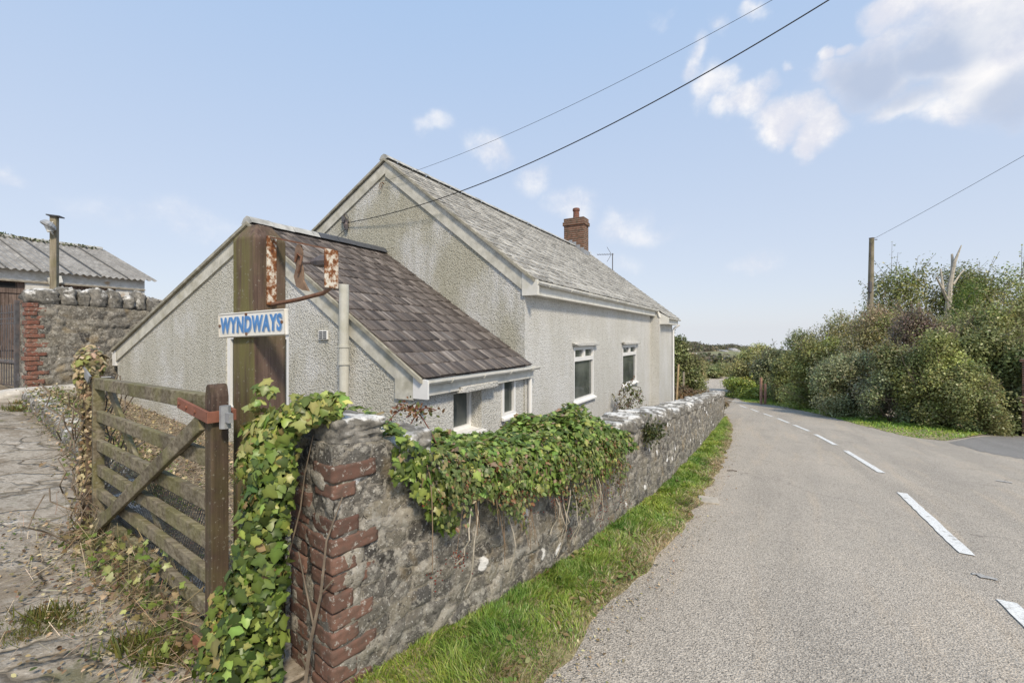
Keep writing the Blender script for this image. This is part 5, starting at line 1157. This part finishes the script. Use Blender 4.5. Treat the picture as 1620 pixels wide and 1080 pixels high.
IVC = [(.14, .20, .04), (.24, .31, .07), (.075, .115, .025), (.38, .39, .12), (.33, .34, .11), (.30, .22, .09)]
rg = np.random.default_rng(10)
iv = thing('ivy', 'broad-leaved green and yellow ivy climbing between gate post and brick pillar', 'ivy', (-1.2, 2.2, 0))
parts = [tube_leaves([(-1.25, 2.12, .0), (-1.20, 2.12, .4), (-1.15, 2.13, .9), (-1.11, 2.14, 1.2)], [.16, .135, .10, .11], 2300, rg, .052, IVC, [5, 4, 6, 1.2, .4, .5], LEAF_IVY),
         tube_leaves([(-1.25, 2.18, 1.08), (-1.14, 2.15, 1.22), (-1.0, 2.16, 1.34), (-.84, 2.2, 1.36)], [.08, .10, .08, .06], 850, rg, .054, IVC, [3, 5, 1, 4, 2.5, .8], LEAF_IVY),
         tube_leaves([(-1.24, 2.2, 1.2), (-1.22, 2.22, 1.4), (-1.20, 2.22, 1.45)], [.08, .05, .04], 60, rg, .062, IVC, [2, 4, 1, 5, 3, 1], LEAF_IVY),
         tube_leaves([(-1.45, 2.16, .02), (-1.42, 2.14, .25), (-1.36, 2.12, .5)], [.07, .05, .04], 170, rg, .05, IVC, None, LEAF_IVY)]
cat_ = [np.concatenate(x) for x in zip(*parts)]
link_mesh('leaves', leaves_mesh('leaves', cat_[0], cat_[1], cat_[2], cat_[3], LEAF_IVY, rg, cat_[4]), M_LEAF, iv)
mb = MB(); rs = random.Random(3)
for k in range(5):
    p = Vector((-1.22+rs.uniform(-.06, .06), 2.12+rs.uniform(-.05, .05), -.05)); pts = [p]
    for i in range(7): p = p+Vector((rs.uniform(-.03, .05), rs.uniform(-.02, .03), .18)); pts.append(p)
    mb.tube(pts, [.007-.0006*i for i in range(8)], 5)
pc = Vector((-.99, 2.14, -.1))
mb.tube([pc, pc+Vector((.04, .0, .35)), pc+Vector((.10, -.02, .6)), pc+Vector((.13, -.03, .85)), pc+Vector((.2, -.02, 1.05))], [.010, .009, .007, .005, .003], 6); mb.tube([pc+Vector((.10, -.02, .6)), pc+Vector((.17, -.05, .68))], .004, 5); mb.tube([pc+Vector((.06, -.01, .45)), pc+Vector((.0, -.03, .8))], [.006, .003], 5)
mb.build('stems', M_TWIG, iv)
def drape(a0, a1, n, lift, drop, rng, size, cols, wts, tmpl, name, label, cat, bulge=.10, back=.3, berries=0, sd=1, mat=M_LEAF, up=.4, clump=None):
    a = a0+(a1-a0)*rng.random(n); u_ = (a-a0)/(a1-a0); p, t_, nr = wpt(a); zt = wall_top(a)+np.interp(a, [0, 1.6, 2.2, 3], [.06, .08, .11, .11])
    lf, dr = lift(a), drop(a)*(1+.4*vnoise(np.c_[a*6, 0*a, 0*a], sd)); tot = back+.42+dr; w_ = rng.random(n)*tot
    # cross-section coordinate: from behind the coping, over it and down the road face
    off = np.where(w_ < back+.42, -(.42+back-w_), 0.); z = np.where(w_ < back, zt-.25*(back-w_)/np.maximum(back, .01), np.where(w_ < back+.42, zt, zt-(w_-back-.42)))
    th = rng.random(n)**.6; blg = bulge*(1+.6*fbm(np.c_[a*4, w_*4, 0*a], sd+2)); fac = np.clip((w_-back-.32)/.2, 0, 1)
    P = np.stack([p[:, 0]+nr[:, 0]*(off+blg*th*fac+.02), p[:, 1]+nr[:, 1]*(off+blg*th*fac+.02), z+(1-fac)*lf*th*(1+.5*vnoise(np.c_[a*5, w_*5, 0*a], sd+7))], 1)
    n3 = np.stack([nr[:, 0]*fac, nr[:, 1]*fac, .3+(1-fac)], 1)*.9+rng.normal(size=(n, 3))*.42; td = np.stack([nr[:, 0]*.5, nr[:, 1]*.5, -.4-fac*.5], 1)+rng.normal(size=(n, 3))*.5
    if clump is not None:
        k = fbm(np.c_[a*3.2, w_*3.2, 0*a], sd+4) > clump-.25*rng.random(n); P, n3, td = P[k], n3[k], td[k]; n = len(P)
    c = pal(rng, n, cols, wts, .2); t = thing(name, label, cat, (*wpt(np.array([(a0+a1)/2]))[0][0], float(wall_top(np.array([(a0+a1)/2]))[0])))
    link_mesh('leaves', leaves_mesh('leaves', P, n3, size*(.55+.8*rng.random(n)), c, tmpl, rng, td), mat, t)
    return t, P, n3
LF = lambda a: np.interp(a, [.2, .6, 1.0, 1.6, 2.4, 2.9, 3.2], [.06, .08, .10, .14, .24, .22, .06]); DRP = lambda a: np.interp(a, [.2, .5, .8, 1.2, 1.8, 2.5, 3.2], [.12, .26, .21, .17, .23, .24, .1])
t, P, _ = drape(.75, 3.25, 15000, LF, DRP, rg, .048, [(.16, .24, .05), (.25, .33, .08), (.09, .14, .03), (.38, .41, .13), (.34, .25, .15)], [4, 4, 3.5, 1.8, 1.2], LEAF_IVY, 'ivy', 'thick green ivy mound heaped over the middle of the garden wall', 'ivy', .19, .35, sd=3)
t2, P2, _ = drape(.28, .72, 700, lambda a: .08+0*a, lambda a: .36+0*a, rg, .045, IVC, [5, 5, 3, 1, .3, .2], LEAF_IVY, 'ivy', 'small ivy curtain hanging right of the brick pillar', 'ivy', .09, .1, sd=5)
co, P3, N3_ = drape(.5, 2.95, 15000, lambda a: .07+.04*np.sin(a*5), lambda a: np.interp(a, [.5, .9, 1.5, 2.0, 2.6, 2.9], [.24, .32, .33, .42, .50, .2]), rg, .03, [(.17, .22, .07), (.25, .28, .10), (.12, .165, .05), (.32, .24, .12), (.30, .15, .08)], [4, 4, 3, 1.6, .6], LEAF_OVAL, 'cotoneaster', 'sprawling cotoneaster with tiny leaves and red berries trailing down the wall', 'shrub', .235, .1, sd=9, clump=.0)
mb = MB(); rs = np.random.default_rng(6); STP = []
for k in range(48):
    a = .55+rs.random()*2.35; p, t_, nr = (x[0] for x in wpt(np.array([a]))); z = float(wall_top(np.array([a]))[0]); dirx = rs.normal()*.35+.15; pts = []; L_ = .25+rs.random()*.5
    for i in range(7):
        f = i/6; pts.append((p[0]-nr[0]*.1*(1-f)+nr[0]*(.20*f+.05*math.sin(f*3))+t_[0]*dirx*f*L_, p[1]-nr[1]*.1*(1-f)+nr[1]*(.20*f+.05*math.sin(f*3))+t_[1]*dirx*f*L_, z+.12*math.sin(f*2.2)-L_*f**2*.9+.04))
    mb.tube(pts, [.0042-.0004*i for i in range(7)], 4, cap=False); STP += [np.array(q) for q in pts[2:]]
mb.build('stems', simple('reddish_stem', (.24, .17, .11), .85, .3, 20), co, fix=False)
STP = np.array(STP); nb = 800; cen = STP[::2][rs.integers(0, len(STP[::2]), 70)]; BP = cen[rs.integers(0, 70, nb)]+rs.normal(size=(nb, 3))*np.array((.035, .035, .03))+np.array((.02, -.02, 0))
oct_ = ([(1, 0, 0), (-1, 0, 0), (0, 1, 0), (0, -1, 0), (0, 0, 1), (0, 0, -1)], [(0, 2, 4), (2, 1, 4), (1, 3, 4), (3, 0, 4), (2, 0, 5), (1, 2, 5), (3, 1, 5), (0, 3, 5)])
bo = link_mesh('berries', leaves_mesh('berries', BP, rs.normal(size=(nb, 3)), .004+.0018*rs.random(nb), pal(rs, nb, [(.26, .04, .025), (.32, .08, .04), (.17, .03, .02)]), oct_, rs), M_LEAF, co); bo['kind'] = 'stuff'
# leafless trailing stems over the wall face
t = thing('bare_vine', 'leafless pale vine stems dangling down the wall face', 'vine', (*wpt(np.array([1.9]))[0][0], .7)); mb = MB()
for k in range(12):
    a = 1.55+rs.random()*.9 if k < 9 else .8+rs.random()*.4; p, t_, nr = (x[0] for x in wpt(np.array([a]))); z = float(wall_top(np.array([a]))[0]); L_ = .35+rs.random()*.35; w0 = rs.normal()*.2; pts = []
    for i in range(9):
        f = i/8; o = .05+.14*math.sin(f*2.6)*rs.uniform(.8, 1.1); pts.append((p[0]+nr[0]*o+t_[0]*w0*f*(1+.3*math.sin(f*5)), p[1]+nr[1]*o+t_[1]*w0*f*(1+.3*math.sin(f*5)), z-.05-L_*f))
    mb.tube(pts, .0045, 4, cap=False)
mb.build('stems', M_PALEBARK, t, fix=False)
# arching rose-like spray above the wall near the lean-to corner
t = thing('bramble_spray', 'arching reddish bramble spray over the wall before the lean-to corner', 'bramble', (*wpt(np.array([.9]))[0][0], 1.0)); mb = MB(); PP = []
for (u0, v0, u1, v1, sg) in ((690, 700, 640, 640, .05), (600, 690, 655, 645, .06), (640, 690, 690, 650, .08)):
    a, b = pd(u0, v0, 2.75), pd(u1, v1, 2.8); pts = [a.lerp(b, f)+Vector((0, 0, sg*math.sin(f*3.1))) for f in np.linspace(0, 1, 8)]; mb.tube(pts, .004, 5); PP += pts[3:]
mb.build('stems', simple('bramble_stem', (.16, .07, .05), .8), t); PP = np.array([q[:] for q in PP]); n = 110; Q = PP[rs.integers(0, len(PP), n)]+rs.normal(size=(n, 3))*.022
link_mesh('leaves', leaves_mesh('leaves', Q, rs.normal(size=(n, 3)), .022+.014*rs.random(n), pal(rs, n, [(.20, .09, .05), (.14, .16, .05), (.25, .14, .07)]), LEAF_OVAL, rs), M_LEAF, t)
# twiggy shrub by the front wall
x = H(4.9, -.45, 0); b = Vector((x.x, x.y, ZG(x.x, x.y))); 
shrub('flower_shrub', b, .5, .4, 1.45, .05, 700, [(.12, .15, .04), (.2, .2, .07), (.14, .08, .05)], None, 'straggly twiggy shrub with dead flower heads by the front wall', 'shrub', 71, twig=12, low=.45, tmpl=LEAF_OVAL)
# moss tufts on the wall
rg = np.random.default_rng(44); n = 700; t = thing('wall_fern', 'little dark green fern tuft rooted in the wall face', 'fern', (*wpt(np.array([4.25]))[0][0], .5))
p, t_, nr = (x[0] for x in wpt(np.array([4.25]))); P = np.array((p[0]+nr[0]*.05, p[1]+nr[1]*.05, .52))+rg.normal(size=(n, 3))*np.array((.09, .09, .06)); link_mesh('leaves', leaves_mesh('leaves', P, rg.normal(size=(n, 3)), .03+.02*rg.random(n), pal(rg, n, [(.06, .08, .025), (.1, .11, .035)]), LEAF_Q, rg), M_LEAF, t)

# ---- dead ivy on the latch post, litter, kerb plants
DEAD = [(.42, .33, .19), (.31, .24, .13), (.52, .43, .26), (.22, .19, .09), (.25, .17, .10)]
rg = np.random.default_rng(15)
iv = thing('dead_ivy', 'withered tan ivy clump topping the latch post', 'ivy', (LPx.x, LPx.y, 0)); lp = np.array((LPx.x, LPx.y, 0.))
pa = [tube_leaves([lp+(0, 0, .0), lp+(-.02, 0, .7), lp+(0, -.02, 1.35)], [.16, .08, .07], 1500, rg, .034, DEAD, None, LEAF_IVY), tube_leaves([lp+(-.02, -.02, 1.35), lp+(-.02, -.02, 1.54)], [.08, .10], 420, rg, .055, DEAD[:3]+[(.28, .28, .09)], None, LEAF_IVY)]
cat_ = [np.concatenate(x) for x in zip(*pa)]; link_mesh('leaves', leaves_mesh('leaves', cat_[0], cat_[1], cat_[2], cat_[3], LEAF_IVY, rg, cat_[4]), M_LEAF, iv)
mb = MB()
for k in range(60):
    p = Vector(lp)+Vector((rg.normal()*.07, rg.normal()*.07, rg.random()*.95)); pts = [p]
    for i in range(5): p = p+Vector((rg.normal()*.05, rg.normal()*.05, .09)); pts.append(p)
    mb.tube(pts, .005, 4, cap=False)
mb.build('stems', M_TWIG, iv, fix=False)
# kerb of the flower bed
KP = [(p.x+.16, p.y+.16) for p in DR_EDGE[3:]][::-1]; KQ = resample(np.array(KP), 60)
kb = thing('kerb_wall', 'low pale stone kerb edging the overgrown flower bed', 'kerb', (KQ[0, 0], KQ[0, 1], ZG(*KQ[0])))
KD = np.r_[0, np.cumsum(np.linalg.norm(np.diff(KQ, axis=0), axis=1))]
a = 0.; k = 0; rs2 = random.Random(8)
while a < KD[-1]-.1:
    wdt = rs2.uniform(.3, .6); m_ = min(a+wdt/2, KD[-1]); p = np.array([np.interp(m_, KD, KQ[:, i]) for i in (0, 1)]); q = np.array([np.interp(min(m_+.1, KD[-1]), KD, KQ[:, i]) for i in (0, 1)]); o = np.array([np.interp(m_-.1, KD, KQ[:, i]) for i in (0, 1)]); tv = (q-o)/np.linalg.norm(q-o)
    v, f = rock((p[0], p[1], ZG(*p)+.10), Vector((*tv, 0))*wdt*.5, Vector((tv[1], -tv[0], 0))*.15, Vector((0, 0, .14)), 700+k, .12, 6, 6); link_mesh('stone', np_mesh('stone', v, f, smooth=True), M_COPE, kb); a += wdt; k += 1
pq = RW0+np.array((.6, -.15)); v, f = rock((pq[0], pq[1], ZG(*pq)+.13), F3*.75, L3*.2, Vector((0, 0, .13)), 720, .1, 8, 4); link_mesh('end_stone', np_mesh('end_stone', v, f, smooth=True), simple('pale_stone', (.52, .49, .44), .9, .2, 9, dirt=(.25, .23, .18), bump=.4), kb)
# straggling plants along the kerb and gate foot
rg = np.random.default_rng(16); n = 11000; ei = rg.random(n)*(len(KQ)-1.01); i0 = ei.astype(int); E = KQ[i0]+(KQ[i0+1]-KQ[i0])*(ei-i0)[:, None]
E = E+rg.normal(size=(n, 2))*np.array((.16, .16))+.10; hh = rg.random(n)**1.5*.28; P = np.c_[E, zg(E[:, 0], E[:, 1])+.04+hh]
o = link_mesh('undergrowth', leaves_mesh('undergrowth', P, rg.normal(size=(n, 3))+np.array((0, 0, .5)), .018+.024*rg.random(n), pal(rg, n, DEAD+[(.16, .2, .06), (.22, .27, .08), (.12, .15, .05)], None), LEAF_IVY, rg), M_LEAF); tag(o, 'withered trailing undergrowth along the kerb of the drive', 'undergrowth', kind='stuff')
n = 1300; f_ = rg.random(n)*1.12; base = np.array(GA)[None, :2]+np.array(gd)[None, :2]*f_[:, None]*GLN; off = np.abs(rg.normal(size=n))*.10-.06; E = base+np.array(gn)[None, :2]*off[:, None]
hh = rg.random(n)**2.2*np.interp(f_, [0, .15, .5, .8, 1.1], [.1, .3, .4, .25, .2])*np.clip(1.2-off*3, .1, 1); P = np.c_[E, zg(E[:, 0], E[:, 1])+.02+hh]
o = link_mesh('undergrowth', leaves_mesh('undergrowth', P, rg.normal(size=(n, 3))+np.array((0, -.2, .5)), .026+.03*rg.random(n), pal(rg, n, DEAD+[(.18, .26, .06), (.26, .33, .09), (.14, .19, .05), (.4, .42, .17)]), LEAF_IVY, rg), M_LEAF); tag(o, 'ivy shoots and dead leaves tangled round the foot of the wooden gate', 'undergrowth', kind='stuff')
n = 1500; q_ = rg.random(n); ga_ = np.array(GA)[:2]+np.array(gd)[:2]*(q_*1.1*GLN)[:, None]+np.array(gn)[:2]*(np.abs(rg.normal(size=n))*.13-.05)[:, None]
ei = rg.random(n)*(len(KQ)-1.01); kb_ = KQ[ei.astype(int)]+rg.normal(size=(n, 2))*.13; E = np.where((rg.random(n) < .5)[:, None], ga_, kb_); P = np.c_[E, zg(E[:, 0], E[:, 1])+.03+rg.random(n)**1.6*.3]
stick = ([(-1, -.014, 0), (0, -.014, .12), (1, -.006, .02), (1, .006, .02), (0, .014, .12), (-1, .014, 0)], [(0, 1, 4, 5), (1, 2, 3, 4)])
o = link_mesh('undergrowth', leaves_mesh('undergrowth', P, rg.normal(size=(n, 3)), .05+.11*rg.random(n), pal(rg, n, [(.26, .19, .12), (.36, .28, .19), (.18, .13, .09), (.24, .22, .12)]), stick, rg), M_DRY); tag(o, 'dry brown stems matted along the kerb and gate foot', 'undergrowth', kind='stuff')
# red berry sprig at the gate foot
bq_ = gp(185, 918); t = thing('berry_sprig', 'dark red berry sprig lying at the gate foot', 'plant', bq_); n = 160; P = np.array(bq_)+np.array((.05, .06, .08))+rg.normal(size=(n, 3))*np.array((.07, .06, .05)); bo = link_mesh('berries', leaves_mesh('berries', P, rg.normal(size=(n, 3)), .0065+0*rg.random(n), pal(rg, n, [(.25, .025, .025), (.16, .02, .02)]), oct_, rg), M_LEAF, t); bo['kind'] = 'stuff'
mb = MB()
for k in range(8): mb.tube([np.array(bq_)+rg.normal(size=3)*.05+np.array((.04, .05, .1)), np.array(bq_)+rg.normal(size=3)*.06+np.array((.06, .08, .0))], .003, 4)
mb.build('stems', M_TWIG, t)
# straw and leaf litter in the garden and on the drive
def litter(name, label, P2, rng, zoff, straw, leaf, smin=.03):
    n = len(P2); z = zg(P2[:, 0], P2[:, 1])+zoff
    ns = int(n*straw); i = rng.permutation(n); A, B = i[:ns], i[ns:]
    stick = ([(-1, -.018, 0), (1, -.018, .02), (1, .018, .02), (-1, .018, 0)], [(0, 1, 2, 3)])
    me1 = (np.c_[P2[A], z[A]+rng.random(ns)*.06], np.tile((0, 0, 1.), (ns, 1))+rng.normal(size=(ns, 3))*.5, .02+.055*rng.random(ns), pal(rng, ns, [(.58, .48, .33), (.42, .34, .23), (.68, .58, .42), (.26, .19, .12)]))
    nb = n-ns; me2 = (np.c_[P2[B], z[B]+rng.random(nb)*.03], np.tile((0, 0, 1.), (nb, 1))+rng.normal(size=(nb, 3))*.35, leaf*(.6+.7*rng.random(nb)), pal(rng, nb, DEAD+[(.1, .13, .04), (.12, .075, .045)]))
    o = link_mesh(name, leaves_mesh(name, *me1, stick, rng), M_DRY); tag(o, label+' stalks', 'litter', kind='stuff')
    o = link_mesh(name, leaves_mesh(name, *me2, LEAF_OVAL, rng), M_DRY); tag(o, label+' leaves', 'litter', kind='stuff')
n = 26000; S = .9+rg.random(n)*3.1; Lq = 2.3+rg.random(n)*8.5; P2 = np.c_[S*.488-Lq*.873, S*.873+Lq*.488]; k = (drive_side(P2[:, 0], P2[:, 1]) > .05) & (S < 3.95); litter('litter', 'dry straw-like garden litter behind the gate:', P2[k], rg, -.03, .62, .04)
n = 1700; f_ = rg.random(n); E = PA[0]+(PA[3]-PA[0])*f_[:, None]*1.15; E = E+np.stack([-np.abs(rg.normal(size=n))*.38, -np.abs(rg.normal(size=n))*.22], 1); litter('litter', 'twigs and fallen litter scattered over the drive edge:', E, rg, .014, .4, .028)
# weeds, dead leaves and grit along the verge edge
rg = np.random.default_rng(52); n = 2600; i_ = np.clip((rg.random(n)**1.6*150).astype(int), 0, 158); cl_ = np.clip(i_+rg.integers(-2, 3, n), 0, 158); tj = rg.random(n)*.85+.08; jj = (tj*13).astype(int); P = VL[cl_, jj]+rg.normal(size=(n, 3))*np.array((.03, .03, .004)); kk = fbm(P*np.array((3., 3., 0)), 71) > .06; P = P[kk]; P[:, 2] += .012+.03*rg.random(len(P)); n = len(P)
o = link_mesh('weeds', leaves_mesh('weeds', P, rg.normal(size=(n, 3))*.4+np.array((0, 0, 1.)), .022+.03*rg.random(n), pal(rg, n, [(.16, .24, .06), (.22, .30, .08), (.30, .30, .12), (.34, .24, .12)]), LEAF_OVAL, rg), M_LEAF); tag(o, 'low broad-leaved weeds scattered through the verge grass', 'weeds', kind='stuff')
n = 1500; i_ = (rg.random(n)**1.5*158).astype(int); E = VL[i_, 0, :2]+np.c_[np.abs(rg.normal(size=n))*.16-.05, -np.abs(rg.normal(size=n))*.08]; P = np.c_[E, zg(E[:, 0], E[:, 1])+.012]
o = link_mesh('litter', leaves_mesh('litter', P, rg.normal(size=(n, 3))*.3+np.array((0, 0, 1.)), .008+.02*rg.random(n)**2, pal(rg, n, DEAD+[(.12, .10, .07)]), LEAF_OVAL, rg), M_DRY); tag(o, 'grit and crumbled dead leaves along the road edge', 'litter', kind='stuff')
# moss and grass tufts on the paving
rg = np.random.default_rng(23); cen = np.array([gp(*q)[:2] for q in [(45,985),(60,1000),(25,1010),(120,990),(40,640),(60,645),(25,650),(210,1030),(250,1050),(80,980)]]); n = 2600; ci = rg.integers(0, len(cen), n); E = cen[ci]+rg.normal(size=(n, 2))*np.array((.07, .05)); P = np.c_[E, zg(E[:, 0], E[:, 1])+.01]
tm = ([(-.06, 0, 0), (.06, 0, 0), (.0, .25, 1)], [(0, 1, 2)]); nn = np.tile((0, 0, 1.), (n, 1))+rg.normal(size=(n, 3))*.45
o = link_mesh('moss_tufts', leaves_mesh('moss_tufts', P, nn, np.where(ci < 4, .03, .075)*(.5+rg.random(n)), pal(rg, n, [(.12, .15, .03), (.18, .19, .05), (.2, .15, .06)]), tm, rg), M_LEAF); tag(o, 'mossy grass tufts growing in the paving joints', 'grass', kind='stuff')
# fallen twig on the road
a, b = gp(1150, 745), gp(1166, 746); t = thing('twig', 'small dark twig lying on the road near the verge', 'twig', a); mb = MB(); mb.tube([a+Vector((0, 0, .012)), a.lerp(b, .6)+Vector((0, .01, .02)), b+Vector((0, 0, .012))], .008, 5); mb.tube([a.lerp(b, .5)+Vector((0, 0, .015)), a.lerp(b, .7)+Vector((0, .07, .02))], .005, 4); mb.build('stem', M_BARK, t)
